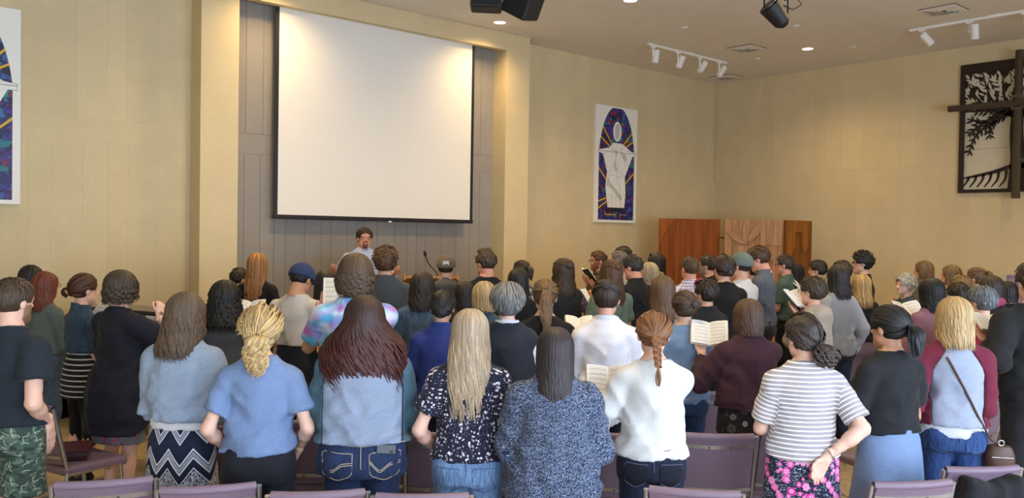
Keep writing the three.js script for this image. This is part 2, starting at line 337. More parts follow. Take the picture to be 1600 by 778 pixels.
// ---------------------------------------------------------------- cut-out tree panel and log cross on the right wall
{
  const darkWood = std({ color: '#2c1712', map: T.wood, roughness: 0.5 }), ivory = std({ color: '#d8ccb0', map: T.paint, roughness: 0.7 });
  const o = thing('tree_panel', 'dark wooden frame with cut-out tree branches and leaves over ivory boards', 'wall art', [XR, 2.775, -4.85], -Math.PI / 2);
  const W = 1.70, H = 2.075;   // local x runs along the wall, +z into the room
  for (const [y0, y1] of [[0, 0.70], [0.705, 1.40], [1.405, H]]) mesh('backing_board', metreUV(box(W - 0.02, y1 - y0, 0.02, 0, (y0 + y1) / 2, 0.012)), ivory, o);
  for (const s of [-1, 1]) mesh('frame_side', metreUV(box(0.075, H, 0.06, s * (W / 2 - 0.0375), H / 2, 0.03)), darkWood, o);
  mesh('frame_rail', metreUV(box(W - 0.15, 0.055, 0.06, 0, 0.0275, 0.03)), darkWood, o);
  mesh('frame_rail', metreUV(box(W - 0.15, 0.16, 0.06, 0, H - 0.08, 0.03)), darkWood, o);
  const leafShape = new THREE.Shape(); leafShape.moveTo(0, 0); leafShape.quadraticCurveTo(0.032, 0.045, 0, 0.12); leafShape.quadraticCurveTo(-0.030, 0.05, 0, 0);
  const leafG = new THREE.ExtrudeGeometry(leafShape, { depth: 0.012, bevelEnabled: false, curveSegments: 5 });
  function limb(pts, w0, w1, z = 0.024) {   // a flat sawn branch that tapers
    const c = new THREE.CatmullRomCurve3(pts.map(([x, y]) => V(x, y, 0))), n = pts.length * 5, L = [], R = [];
    for (let i = 0; i <= n; i++) { const t = i / n, p = c.getPoint(t), d = c.getTangent(t), w = lerp(w0, w1, t) / 2; L.push([p.x - d.y * w, p.y + d.x * w]); R.unshift([p.x + d.y * w, p.y - d.x * w]); }
    const s = new THREE.Shape([...L, ...R].map(([x, y]) => new THREE.Vector2(x, y)));
    mesh('branch', new THREE.ExtrudeGeometry(s, { depth: 0.014, bevelEnabled: false }).translate(0, 0, z), darkWood, o);
    return c;
  }
  function leaf(x, y, a, s, mat = darkWood, z = 0.026) { const m = mesh('leaf', leafG, mat, o); m.position.set(x, y, z); m.rotation.z = a; m.scale.set(s * 1.15, s, 1); }
  seed(77);
  // the dark crown field at the top with ivory leaves set into it
  mesh('crown_field', metreUV(box(W - 0.15, 0.62, 0.012, 0, H - 0.46, 0.03)), darkWood, o);
  for (let k = 0; k < 210; k++) { const x = rr(-W / 2 + 0.10, W / 2 - 0.10), y = rr(H - 0.76, H - 0.22); leaf(x, y, Math.atan2(-x * 0.6, 0.5) + rr(-0.9, 0.9), rr(0.75, 1.35), ivory, 0.033); }
  for (let k = 0; k < 7; k++) { const x = -0.75 + k * 0.25; limb([[x * 0.5, H - 0.80], [x * 0.8, H - 0.55], [x + rr(-0.06, 0.06), H - 0.2]], 0.045, 0.012, 0.042); }
  for (const sgn of [-1, 1]) {
    const b1 = limb([[sgn * 0.02, 1.18], [sgn * 0.22, 1.26], [sgn * 0.48, 1.13], [sgn * 0.74, 1.20]], 0.10, 0.02);
    const b2 = limb([[sgn * 0.10, 1.24], [sgn * 0.35, 1.12], [sgn * 0.60, 0.92], [sgn * 0.72, 0.60]], 0.07, 0.012);
    const b4 = limb([[sgn * 0.45, 1.13], [sgn * 0.60, 1.05], [sgn * 0.74, 0.92]], 0.03, 0.01), b5 = limb([[sgn * 0.2, 1.27], [sgn * 0.42, 1.30], [sgn * 0.66, 1.30]], 0.04, 0.01);
    const b3 = limb([[sgn * 0.30, 1.14], [sgn * 0.40, 1.02], [sgn * 0.38, 0.84]], 0.03, 0.010);
    for (const [b, n] of [[b1, 8], [b2, 11], [b3, 5], [b4, 5], [b5, 6]]) for (let k = 1; k < n; k++) { const t = k / n, p = b.getPoint(t), d = b.getTangent(t), an = Math.atan2(d.y, d.x) - Math.PI / 2; for (const q of [-1, 1]) leaf(p.x, p.y, an + q * rr(0.6, 1.0), rr(0.75, 1.1)); }
    limb([[sgn * 0.03, 0.42], [sgn * 0.30, 0.33], [sgn * 0.60, 0.27], [sgn * 0.77, 0.24]], 0.07, 0.02);
    for (let k = 0; k < 6; k++) { const x = sgn * (0.14 + k * 0.11); limb([[x, 0.34 - k * 0.015], [x + sgn * 0.02, 0.20], [x + sgn * 0.10, 0.09]], 0.04, 0.014); }
  }
  limb([[0, 0.05], [0.02, 0.5], [-0.01, 0.9], [0, 1.3], [0, 1.6]], 0.24, 0.14);
}
{
  const bark = std({ color: '#5e4d38', map: T.wood, roughness: 0.85 });
  const o = thing('log_cross', 'rough brown log cross hanging in front of the tree panel', 'cross', [14.2, 2.66, -4.76], -Math.PI / 2);
  seed(8);
  function log(L, r) {
    const g = new THREE.CylinderGeometry(r * 0.93, r, L, 14, 26), p = g.attributes.position;
    for (let i = 0; i < p.count; i++) { const x = p.getX(i), y = p.getY(i), z = p.getZ(i), k = 1 + 0.12 * noise(x * 18, y * 3, z * 18) + 0.08 * noise(x * 40, y * 9, z * 40); p.setXYZ(i, x * k + 0.012 * noise(1, y * 2, 3), y, z * k); }
    g.computeVertexNormals(); return g;
  }
  mesh('upright', log(2.26, 0.062).translate(0, 1.13, 0), bark, o);
  mesh('crossbeam', log(1.96, 0.052).rotateZ(Math.PI / 2).translate(0, 1.45, 0.09), bark, o);
  mesh('lashing', [0, 1, 2].map((k) => new THREE.TorusGeometry(0.10, 0.007, 6, 18).rotateX(0.3).rotateZ(0.78 + (k % 2) * 1.57).translate(0, 1.45 + k * 0.012, 0.05)), std({ color: '#7a6a4c', roughness: 0.9 }), o);
  mesh('wall_bracket', [box(0.04, 0.06, 0.25, 0, 0.6, -0.17), box(0.04, 0.06, 0.25, 0, 1.7, -0.17)], M.steelDark, o);
}

// ---------------------------------------------------------------- carved wooden screens in the far corner
{
  const honey = std({ color: '#bd681e', map: T.wood, roughness: 0.85 }), honeyD = std({ color: '#a85a18', map: T.wood, roughness: 0.85 });
  const gold = std({ color: '#b2701e', map: T.wood, roughness: 0.85 }), goldD = std({ color: '#a06018', map: T.wood, roughness: 0.85 });
  const raw = std({ color: '#d2a078', map: T.wood, roughness: 0.85 }), rawB = std({ color: '#d8a880', map: T.wood, roughness: 0.85 });
  const ext = (pts, d) => { const s = new THREE.Shape(); pts(s); return metreUV(new THREE.ExtrudeGeometry(s, { depth: d, bevelEnabled: true, bevelSize: 0.006, bevelThickness: 0.006, bevelSegments: 2, curveSegments: 20 })); };
  function panel(label, a, b, h, mat) {
    const dx = b[0] - a[0], dz = b[1] - a[1], w = Math.hypot(dx, dz);
    const o = thing('carved_screen', label, 'room divider', [(a[0] + b[0]) / 2, 0, (a[1] + b[1]) / 2], -Math.atan2(dz, dx));
    mesh('slab', metreUV(rbox(w, h - 0.03, 0.045, 0.006, 0, 0.03 + (h - 0.03) / 2, 0)), mat, o);
    for (const s of [-1, 1]) mesh('foot', rbox(0.06, 0.06, 0.40, 0.01, s * (w / 2 - 0.1), 0.03, 0), mat, o);
    return [o, w];
  }
  const h = 2.31;
  {
    const [o, w] = panel('honey-brown carved wooden screen with a large raised disc', [11.78, -9.72], [12.62, -9.02], h, honey);
    const g = ext((s) => { s.moveTo(w / 2 - 0.02, 0.5); s.lineTo(w / 2 - 0.02, h - 0.004); s.lineTo(-w * 0.22, h - 0.004); s.absarc(0.28, h - 0.62, 0.80, 2.32, 3.95, false); s.lineTo(-0.20, 0.5); }, 0.022);
    mesh('raised_disc', g.translate(0, 0, 0.020), honeyD, o);
  }
  {
    const [o, w] = panel('pale raw wood screen with a carved three-leaf plant', [12.56, -8.88], [13.33, -8.20], h, raw);
    const x0 = -w / 2, lf = (bx, by, ang, L, W2) => { const m = mesh('carved_leaf', ext((s) => { s.moveTo(0, 0); s.quadraticCurveTo(W2, L * 0.45, 0, L); s.quadraticCurveTo(-W2, L * 0.45, 0, 0); }, 0.022), rawB, o); m.position.set(bx, by, 0.022); m.rotation.z = ang; };
    const cx = x0 + 0.40, cy = h - 0.42;
    lf(cx - 0.02, cy, 0.08, 0.40, 0.13); lf(cx + 0.02, cy + 0.03, -0.60, 0.44, 0.13); lf(cx, cy - 0.01, 1.05, 0.42, 0.13);
    mesh('joint_strip', box(0.012, 0.62, 0.02, x0 + w * 0.61, h - 0.32, 0.024), std({ color: '#7a553a', roughness: 0.8 }), o);
    mesh('right_board', metreUV(rbox(w * 0.37, 0.44, 0.02, 0.004, x0 + w * 0.80, h - 0.23, 0.026)), rawB, o);
    mesh('carved_block', metreUV(rbox(w * 0.72, 0.26, 0.024, 0.005, x0 + w * 0.50, h - 0.60, 0.028)), rawB, o);
    mesh('carved_block', metreUV(rbox(w * 0.34, 0.5, 0.022, 0.005, x0 + w * 0.32, h - 1.05, 0.028)), rawB, o);
    mesh('carved_block', metreUV(rbox(w * 0.40, 0.6, 0.020, 0.005, x0 + w * 0.74, h - 1.12, 0.028)), rawB, o);
  }
  {
    const [o, w] = panel('golden brown carved screen with curved raised shapes, nearest the right wall', [13.36, -8.18], [13.98, -8.02], h, goldD);
    mesh('raised_shape', ext((s) => { s.moveTo(-w / 2 + 0.01, h - 0.004); s.lineTo(-w / 2 + 0.01, h - 0.72); s.quadraticCurveTo(-0.12, h - 0.62, -0.10, h - 0.36); s.lineTo(-0.10, h - 0.20); s.lineTo(0.02, h - 0.20); s.bezierCurveTo(0.10, h - 0.24, 0.02, h - 0.50, 0.12, h - 0.56); s.bezierCurveTo(0.24, h - 0.56, 0.20, h - 0.28, 0.20, h - 0.004); }, 0.024).translate(0, 0, 0.02), gold, o);
    mesh('raised_shape', ext((s) => { s.moveTo(0.10, h - 0.85); s.quadraticCurveTo(0.16, h - 1.1, 0.22, h - 1.5); s.lineTo(0.08, h - 1.5); s.quadraticCurveTo(0.12, h - 1.1, 0.10, h - 0.85); }, 0.024).translate(0, 0, 0.02), gold, o);
  }
  // dark shelf of boxes seen in the slit between the first two screens
  const sh = thing('storage_shelf', 'dark storage shelf behind the gap between the wooden screens', 'shelf', [12.95, 0, -9.35], -40 * deg);
  mesh('upright_side', [box(0.03, 2.1, 0.35, -0.22, 1.05, 0), box(0.03, 2.1, 0.35, 0.22, 1.05, 0)], std({ color: '#3a2a20', roughness: 0.7 }), sh);
  for (let k = 0; k < 5; k++) mesh('shelf_board', box(0.41, 0.025, 0.35, 0, 0.3 + k * 0.42, 0), std({ color: '#4a382a', roughness: 0.7 }), sh);
}

// ---------------------------------------------------------------- hung loudspeakers, stage lights
{
  function speaker(label, p, turn, tilt, roll) {
    const o = thing('loudspeaker', label, 'speaker', p); o.rotation.set(tilt, turn, roll, 'YXZ');
    mesh('cabinet', rbox(0.30, 0.50, 0.27, 0.025, 0, 0, 0), std({ color: '#1b1c18', roughness: 0.6 }), o);
    mesh('grille', rbox(0.27, 0.46, 0.02, 0.008, 0, 0, 0.135), std({ color: '#101110', roughness: 0.9 }), o);
    mesh('yoke', [bar([-0.16, 0, 0], [-0.16, 0.34, 0], 0.012), bar([0.16, 0, 0], [0.16, 0.34, 0], 0.012), bar([-0.17, 0.34, 0], [0.17, 0.34, 0], 0.012), bar([0, 0.34, 0], [0, 0.75, 0], 0.018)], M.steelDark, o);
    return o;
  }
  speaker('black hung loudspeaker at the top edge, upright one of the pair', [5.03, 4.38, -6.31], -40 * deg, 0, -0.03);
  speaker('black hung loudspeaker at the top edge, tilted one of the pair', [5.34, 4.33, -6.08], -75 * deg, 0.2, -0.52);
  function stageLight(label, p, turn, tilt) {
    const o = thing('stage_light', label, 'stage light', p); o.rotation.y = turn;
    const g = [new THREE.CylinderGeometry(0.115, 0.085, 0.22, 20), new THREE.CylinderGeometry(0.085, 0.04, 0.05, 20).translate(0, -0.135, 0)];
    const c = mesh('can', g, M.black, o); c.rotation.set(0.3, 0, 0.75 + tilt * 0);
mesh('lamp_opening', new THREE.CylinderGeometry(0.09, 0.09, 0.01, 20).translate(0, 0.122, 0), M.steelDark, c);
    mesh('yoke', [bar([-0.12, 0, 0], [-0.12, 0.22, 0], 0.009), bar([0.12, 0, 0], [0.12, 0.22, 0], 0.009), bar([-0.12, 0.22, 0], [0.12, 0.22, 0], 0.009), bar([0, 0.22, 0], [0, 0.80, 0], 0.012)], M.black, o);
    mesh('cable', tube([[0.05, 0.10, 0], [0.16, 0.04, 0.02], [0.26, 0.10, 0], [0.18, 0.17, 0.02], [0.08, 0.13, 0], [0.20, 0.20, -0.02], [0.27, 0.28, 0], [0.12, 0.25, 0], [0.02, 0.4, 0]], 0.006, 6, 60), M.black, o);
  }
  stageLight('black hung stage light with a looped cable', [7.56, 4.27, -4.78], -40 * deg, -2.3);
  stageLight('black hung stage light mostly above the top edge', [7.10, 4.50, -4.75], -40 * deg, -2.3);
  const pipe = thing('lighting_pipe', 'black pipe that carries the stage lights', 'pipe', [0, CEIL - 0.08, 0]);
  mesh('pipe_tube', bar([6.2, -0.02, -4.0], [8.6, -0.02, -5.6], 0.024, 12), M.black, pipe);
  mesh('hanger', [bar([6.5, 0, -4.2], [6.5, 0.08, -4.2], 0.01), bar([8.3, 0, -5.4], [8.3, 0.08, -5.4], 0.01)], M.black, pipe);
}

// ---------------------------------------------------------------- lectern with microphone, piano
{
  const w = std({ color: '#b67a3e', map: T.wood, roughness: 0.45 }), wl = std({ color: '#d39a58', map: T.wood, roughness: 0.45 });
  const o = thing('lectern', 'light wooden lectern with a slanted top on the stage', 'lectern', [5.99, 0.2, -8.56], -30 * deg);
  mesh('body', metreUV(rbox(0.46, 1.06, 0.36, 0.01, 0, 0.55, 0)), w, o);
  mesh('plinth', metreUV(rbox(0.54, 0.05, 0.44, 0.01, 0, 0.025, 0)), w, o);
  const top = mesh('top_board', metreUV(rbox(0.64, 0.03, 0.48, 0.006)), wl, o); top.position.set(0, 1.18, 0.02); top.rotation.x = -0.30;
  for (const s of [-1, 1]) { const e = mesh('side_rim', metreUV(rbox(0.03, 0.09, 0.48, 0.006)), wl, o); e.position.set(s * 0.32, 1.19, 0.02); e.rotation.x = -0.30; }
  const led = mesh('book_ledge', metreUV(rbox(0.64, 0.06, 0.03, 0.006)), wl, o); led.position.set(0, 1.14, -0.21);
  const mic = thing('gooseneck_microphone', 'thin black gooseneck microphone on the lectern', 'microphone', [6.10, 1.40, -8.55]);
  mesh('neck', tube([[0.02, -0.02, 0], [-0.04, 0.10, 0.03], [-0.20, 0.20, 0.10], [-0.27, 0.30, 0.12]], 0.007, 8, 30), M.black, mic);
  mesh('capsule', [new THREE.CapsuleGeometry(0.018, 0.04, 6, 12).rotateZ(0.25).translate(-0.28, 0.335, 0.125)], M.black, mic);
  mesh('base_clamp', [new THREE.CylinderGeometry(0.03, 0.035, 0.03, 14).translate(0.02, -0.02, 0)], M.black, mic);

  const pi = thing('upright_piano', 'glossy black piano behind the woman in the navy wrap', 'piano', [2.62, 0, -9.10], -68 * deg);
  mesh('case', [rbox(1.46, 1.10, 0.36, 0.01, 0, 0.58, -0.14), rbox(1.46, 0.12, 0.30, 0.01, 0, 0.66, 0.19), box(0.06, 0.6, 0.26, -0.69, 0.3, 0.18), box(0.06, 0.6, 0.26, 0.69, 0.3, 0.18)], M.blackGloss, pi);
  mesh('lid', rbox(1.50, 0.03, 0.42, 0.008, 0, 1.145, -0.13), M.blackGloss, pi);
  mesh('keys', box(1.24, 0.02, 0.15, 0, 0.73, 0.20), M.white, pi);
  mesh('music_desk', rbox(1.1, 0.24, 0.02, 0.005, 0, 0.95, 0.06), M.blackGloss, pi);
}
// ---------------------------------------------------------------- distance fields and a surface-net mesher for bodies, clothes and hair
const smin = (a, b, k) => { const h = k - Math.abs(a - b); return h <= 0 ? Math.min(a, b) : Math.min(a, b) - h * h / (4 * k); };
function cone(a, b, ra, rb) {
  const [ax, ay, az] = a, bx = b[0] - ax, by = b[1] - ay, bz = b[2] - az, l2 = bx * bx + by * by + bz * bz || 1e-9;
  return (x, y, z) => {
    const px = x - ax, py = y - ay, pz = z - az;
    let t = (px * bx + py * by + pz * bz) / l2; t = t < 0 ? 0 : t > 1 ? 1 : t;
    const qx = px - bx * t, qy = py - by * t, qz = pz - bz * t;
    return Math.sqrt(qx * qx + qy * qy + qz * qz) - (ra + (rb - ra) * t);
  };
}
function ell([cx, cy, cz], [rx, ry, rz]) {
  const m = Math.min(rx, ry, rz);
  return (x, y, z) => {
    const a = (x - cx) / rx, b = (y - cy) / ry, c = (z - cz) / rz, k0 = Math.sqrt(a * a + b * b + c * c);
    if (k0 < 0.3) return -m * 0.7;
    const d = a / rx, e = b / ry, f = c / rz, k1 = Math.sqrt(d * d + e * e + f * f);
    return k0 * (k0 - 1) / k1;
  };
}
function profile(rows, off = 0) {          // rows of [y, rx, rz, zc], rising y: an upright body with oval cross-sections
  const n = rows.length;
  const at = (y) => {
    let i = 1; while (i < n - 1 && y > rows[i][0]) i++;
    const a = rows[i - 1], b = rows[i], t = sstep(a[0], b[0], y) * 0.5 + clamp((y - a[0]) / (b[0] - a[0]), 0, 1) * 0.5;
    return [lerp(a[1], b[1], t) + off, lerp(a[2], b[2], t) + off, lerp(a[3] ?? 0, b[3] ?? 0, t)];
  };
  const f = (x, y, z) => { const [rx, rz, zc] = at(y), a = x / rx, b = (z - zc) / rz; return (Math.sqrt(a * a + b * b) - 1) * Math.min(rx, rz); };
  f.at = at;
  return f;
}
let FB = new Float32Array(1), IB = new Int32Array(1);
function net(sdf, lo, hi, cell, lip = 1.35) {
  const nx = Math.ceil((hi[0] - lo[0]) / cell) + 1, ny = Math.ceil((hi[1] - lo[1]) / cell) + 1, nz = Math.ceil((hi[2] - lo[2]) / cell) + 1, N = nx * ny * nz;
  if (FB.length < N) { FB = new Float32Array(N); IB = new Int32Array(N); }
  FB.fill(1e9, 0, N); IB.fill(-1, 0, N);
  const B = 6, act = [], half = B * cell * 0.8661 * lip;
  for (let bz = 0; bz < nz - 1; bz += B) for (let by = 0; by < ny - 1; by += B) for (let bx = 0; bx < nx - 1; bx += B) {
    const d = sdf(lo[0] + (bx + B / 2) * cell, lo[1] + (by + B / 2) * cell, lo[2] + (bz + B / 2) * cell);
    if (Math.abs(d) > half) continue;
    act.push(bx, by, bz);
    const X = Math.min(bx + B, nx - 1), Y = Math.min(by + B, ny - 1), Z = Math.min(bz + B, nz - 1);
    for (let k = bz; k <= Z; k++) for (let j = by; j <= Y; j++) { let q = (k * ny + j) * nx + bx; for (let i = bx; i <= X; i++, q++) if (FB[q] === 1e9) FB[q] = sdf(lo[0] + i * cell, lo[1] + j * cell, lo[2] + k * cell); }
  }
  const pos = [], idx = [], sx = 1, sy = nx, sz = nx * ny, off = [0, sx, sy, sx + sy, sz, sz + sx, sz + sy, sz + sx + sy];
  const E = [[0, 1], [2, 3], [4, 5], [6, 7], [0, 2], [1, 3], [4, 6], [5, 7], [0, 4], [1, 5], [2, 6], [3, 7]];
  for (let a = 0; a < act.length; a += 3) {
    const X = Math.min(act[a] + B, nx - 1), Y = Math.min(act[a + 1] + B, ny - 1), Z = Math.min(act[a + 2] + B, nz - 1);
    for (let k = act[a + 2]; k < Z; k++) for (let j = act[a + 1]; j < Y; j++) for (let i = act[a]; i < X; i++) {
      const q = (k * ny + j) * nx + i; let m = 0;
      for (let c = 0; c < 8; c++) if (FB[q + off[c]] < 0) m |= 1 << c;
      if (m === 0 || m === 255) continue;
      let x = 0, y = 0, z = 0, n = 0;
      for (const [c, d] of E) {
        const u = FB[q + off[c]], v = FB[q + off[d]];
        if ((u < 0) === (v < 0)) continue;
        const t = u / (u - v);
        x += (c & 1) + ((d & 1) - (c & 1)) * t; y += ((c >> 1) & 1) + (((d >> 1) & 1) - ((c >> 1) & 1)) * t; z += (c >> 2) + ((d >> 2) - (c >> 2)) * t; n++;
      }
      IB[q] = pos.length / 3;
      pos.push(lo[0] + (i + x / n) * cell, lo[1] + (j + y / n) * cell, lo[2] + (k + z / n) * cell);
    }
  }
  const quad = (a, b, c, d, flip) => { if (a < 0 || b < 0 || c < 0 || d < 0) return; if (flip) idx.push(a, c, b, a, d, c); else idx.push(a, b, c, a, c, d); };
  for (let a = 0; a < act.length; a += 3) {
    const X = Math.min(act[a] + B, nx - 1), Y = Math.min(act[a + 1] + B, ny - 1), Z = Math.min(act[a + 2] + B, nz - 1);
    for (let k = Math.max(1, act[a + 2]); k < Z; k++) for (let j = Math.max(1, act[a + 1]); j < Y; j++) for (let i = Math.max(1, act[a]); i < X; i++) {
      const q = (k * ny + j) * nx + i, s = FB[q] < 0;
      if (s !== (FB[q + sx] < 0)) quad(IB[q - sy - sz], IB[q - sz], IB[q], IB[q - sy], !s);
      if (s !== (FB[q + sy] < 0)) quad(IB[q - sx - sz], IB[q - sx], IB[q], IB[q - sz], !s);
      if (s !== (FB[q + sz] < 0)) quad(IB[q - sx - sy], IB[q - sy], IB[q], IB[q - sx], !s);
    }
  }
  return { pos: new Float32Array(pos), idx };
}
// mesh data to a geometry; uv wraps round the upright axis with its seam at the chest
function toGeo({ pos: pos0, idx }, { uvR = 0, uvCx = 0, uvCz = 0, color, limb } = {}) {
  const g = new THREE.BufferGeometry(), pos = pos0.slice();
  g.setAttribute('position', new THREE.BufferAttribute(pos, 3));
  g.setIndex(idx);
  g.computeVertexNormals();
  if (uvR) {
    const P = Array.from(pos), Nn = Array.from(g.attributes.normal.array), U = [], A = [], onLimb = [];
    for (let i = 0; i < P.length; i += 3) { const a = Math.atan2(P[i] - uvCx, -(P[i + 2] - uvCz)); const l = limb?.(P[i], P[i + 1], P[i + 2]); onLimb.push(l ? a : null); if (l) { A.push(0); U.push(l[0], l[1]); } else { A.push(a); U.push(a * uvR, P[i + 1]); } }
    const dup = new Map(), I = idx.slice(), cut = new Map();
    if (limb) for (let t = 0; t < I.length; t += 3) {      // the armhole: faces across it take the print of the body
      const on = [0, 1, 2].filter((c) => onLimb[I[t + c]] != null);
      if (on.length === 0 || on.length === 3) continue;
      for (const c of on) {
        const v = I[t + c];
        if (!cut.has(v)) { cut.set(v, P.length / 3); P.push(P[v * 3], P[v * 3 + 1], P[v * 3 + 2]); Nn.push(Nn[v * 3], Nn[v * 3 + 1], Nn[v * 3 + 2]); U.push(onLimb[v] * uvR, P[v * 3 + 1]); A.push(onLimb[v]); onLimb.push(null); }
        I[t + c] = cut.get(v);
      }
    }
    for (let t = 0; t < I.length; t += 3) {
      const a = [A[I[t]], A[I[t + 1]], A[I[t + 2]]];
      if (Math.max(...a) - Math.min(...a) < Math.PI) continue;
      for (let c = 0; c < 3; c++) if (a[c] < 0) {
        const v = I[t + c];
        if (!dup.has(v)) { dup.set(v, P.length / 3); P.push(P[v * 3], P[v * 3 + 1], P[v * 3 + 2]); Nn.push(Nn[v * 3], Nn[v * 3 + 1], Nn[v * 3 + 2]); U.push((A[v] + 2 * Math.PI) * uvR, P[v * 3 + 1]); A.push(A[v] + 2 * Math.PI); }
        I[t + c] = dup.get(v);
      }
    }
    g.setAttribute('position', new THREE.Float32BufferAttribute(P, 3)); g.setAttribute('normal', new THREE.Float32BufferAttribute(Nn, 3)); g.setAttribute('uv', new THREE.Float32BufferAttribute(U, 2)); g.setIndex(I);
  }
  if (color) {
    const p = g.attributes.position, c = new Float32Array(p.count * 3);
    for (let i = 0; i < p.count; i++) { const k = color(p.getX(i), p.getY(i), p.getZ(i)); c[i * 3] = k.r; c[i * 3 + 1] = k.g; c[i * 3 + 2] = k.b; }
    g.setAttribute('color', new THREE.BufferAttribute(c, 3));
  }
  return g;
}
const sub = (a, b) => [a[0] - b[0], a[1] - b[1], a[2] - b[2]], add = (a, b, t = 1) => [a[0] + b[0] * t, a[1] + b[1] * t, a[2] + b[2] * t];
const dot = (a, b) => a[0] * b[0] + a[1] * b[1] + a[2] * b[2], len = (a) => Math.hypot(...a), unit = (a) => { const l = len(a) || 1; return [a[0] / l, a[1] / l, a[2] / l]; };
const cross = (a, b) => [a[1] * b[2] - a[2] * b[1], a[2] * b[0] - a[0] * b[2], a[0] * b[1] - a[1] * b[0]], mixp = (a, b, t) => [lerp(a[0], b[0], t), lerp(a[1], b[1], t), lerp(a[2], b[2], t)];

// ---------------------------------------------------------------- head and hands (meshed once per kind, then posed)
const headCache = {};
function headMesh(sex, cell) {
  const key = sex + cell;
  if (headCache[key]) return headCache[key];
  const m = sex === 'm', J = m ? 1.06 : 1;
  const parts = [ell([0, 0.033, -0.014], [0.075, 0.084, 0.094]), ell([0, -0.03, 0.022], [0.057 * J, 0.078, 0.066]), cone([-0.034, -0.058, 0.02], [0, -0.086 * (m ? 1.05 : 1), 0.060], 0.026 * J, 0.022 * J), cone([0.034, -0.058, 0.02], [0, -0.086 * (m ? 1.05 : 1), 0.060], 0.026 * J, 0.022 * J), cone([-0.034, 0.026, 0.066], [0.034, 0.026, 0.066], 0.016, 0.016)];
  const nose = [cone([0, 0.012, 0.084], [0, -0.022, 0.100], 0.009, 0.0125), cone([-0.010, -0.026, 0.090], [0.010, -0.026, 0.090], 0.008, 0.008)];
  const eyes = [ell([-0.031, 0.007, 0.0735], [0.0135, 0.0125, 0.0125]), ell([0.031, 0.007, 0.0735], [0.0135, 0.0125, 0.0125])];
  const sock = [ell([-0.031, 0.007, 0.096], [0.019, 0.012, 0.016]), ell([0.031, 0.007, 0.096], [0.019, 0.012, 0.016])];
  const lips = [cone([-0.017, -0.049, 0.078], [0.017, -0.049, 0.078], 0.0065, 0.0065), cone([-0.014, -0.058, 0.077], [0.014, -0.058, 0.077], 0.0075, 0.0075)];
  const ears = [ell([-0.079, -0.004, -0.012], [0.011, 0.031, 0.019]), ell([0.079, -0.004, -0.012], [0.011, 0.031, 0.019])];
  const neck = cone([0, -0.045, -0.02], [0, -0.16, -0.03], m ? 0.058 : 0.048, m ? 0.060 : 0.050);
  const f = (x, y, z) => {
    let d = parts[0](x, y, z);
    for (let i = 1; i < 5; i++) d = smin(d, parts[i](x, y, z), 0.03);
    d = smin(d, neck(x, y, z), 0.02);
    for (const s of sock) d = -smin(-d, s(x, y, z), 0.010);
    for (const n of nose) d = smin(d, n(x, y, z), 0.012);
    for (const l of lips) d = smin(d, l(x, y, z), 0.006);
    for (const e of eyes) d = Math.min(d, e(x, y, z));
    for (const e of ears) d = smin(d, e(x, y, z), 0.008);
    return d;
  };
  return headCache[key] = net(f, [-0.105, -0.17, -0.125], [0.105, 0.135, 0.13], cell);
}
const handCache = {};
function handMesh(pose, cell) {           // left hand: wrist at the origin, fingers along +y, palm towards +z, thumb on -x
  const key = pose + cell;
  if (handCache[key]) return handCache[key];
  const curl = { relaxed: [0.30, 0.40, 0.30], grip: [0.75, 0.85, 0.5], flat: [0.10, 0.12, 0.10], fist: [1.25, 1.4, 0.9] }[pose];
  const P = [cone([0, -0.03, 0], [0, 0.02, 0], 0.025, 0.024)];
  const fx = [-0.030, -0.010, 0.010, 0.028], fl = [0.94, 1.04, 0.98, 0.78];
  const palm = [];
  for (let i = 0; i < 4; i++) {
    const k = [fx[i], 0.086 - Math.abs(i - 1.3) * 0.004, 0];
    palm.push(cone([fx[i] * 0.55, 0.012, 0], k, 0.0155, 0.0115));
    let p = k, a = curl[0];
    const F = [];
    for (const [L, r0, r1, c] of [[0.044, 0.0100, 0.0090, curl[1]], [0.027, 0.0090, 0.0083, curl[2]], [0.021, 0.0083, 0.0070, 0]]) {
      const q = add(p, [fx[i] * 0.25, Math.cos(a), Math.sin(a)], L * fl[i]);
      F.push(cone(p, q, r0, r1)); p = q; a += c;
    }
    P.push((x, y, z) => smin(smin(F[0](x, y, z), F[1](x, y, z), 0.004), F[2](x, y, z), 0.004));
  }
  const g = pose === 'grip' || pose === 'fist' ? 0.035 : 0.018;
  const th = [cone([-0.016, 0.022, 0.004], [-0.042, 0.052, 0.014], 0.0150, 0.0115), cone([-0.042, 0.052, 0.014], [-0.050, 0.084, g], 0.0112, 0.0095), cone([-0.050, 0.084, g], [-0.048, 0.106, g + 0.008], 0.0095, 0.0075)];
  const f = (x, y, z) => {
    let d = P[0](x, y, z);
    for (const p of palm) d = smin(d, p(x, y, z), 0.014);
    for (let i = 1; i < 5; i++) d = smin(d, P[i](x, y, z), 0.005);
    for (const t of th) d = smin(d, t(x, y, z), 0.008);
    return d;
  };
  return handCache[key] = net(f, [-0.085, -0.065, -0.03], [0.075, 0.21, 0.12], cell);
}
function moved({ pos, idx }, m4, flip) {
  const p = new Float32Array(pos.length), v = V(0, 0, 0), I = idx.slice();
  for (let i = 0; i < pos.length; i += 3) { v.set(flip ? -pos[i] : pos[i], pos[i + 1], pos[i + 2]).applyMatrix4(m4); p[i] = v.x; p[i + 1] = v.y; p[i + 2] = v.z; }
  if (flip) for (let t = 0; t < I.length; t += 3) [I[t + 1], I[t + 2]] = [I[t + 2], I[t + 1]];
  return { pos: p, idx: I };
}

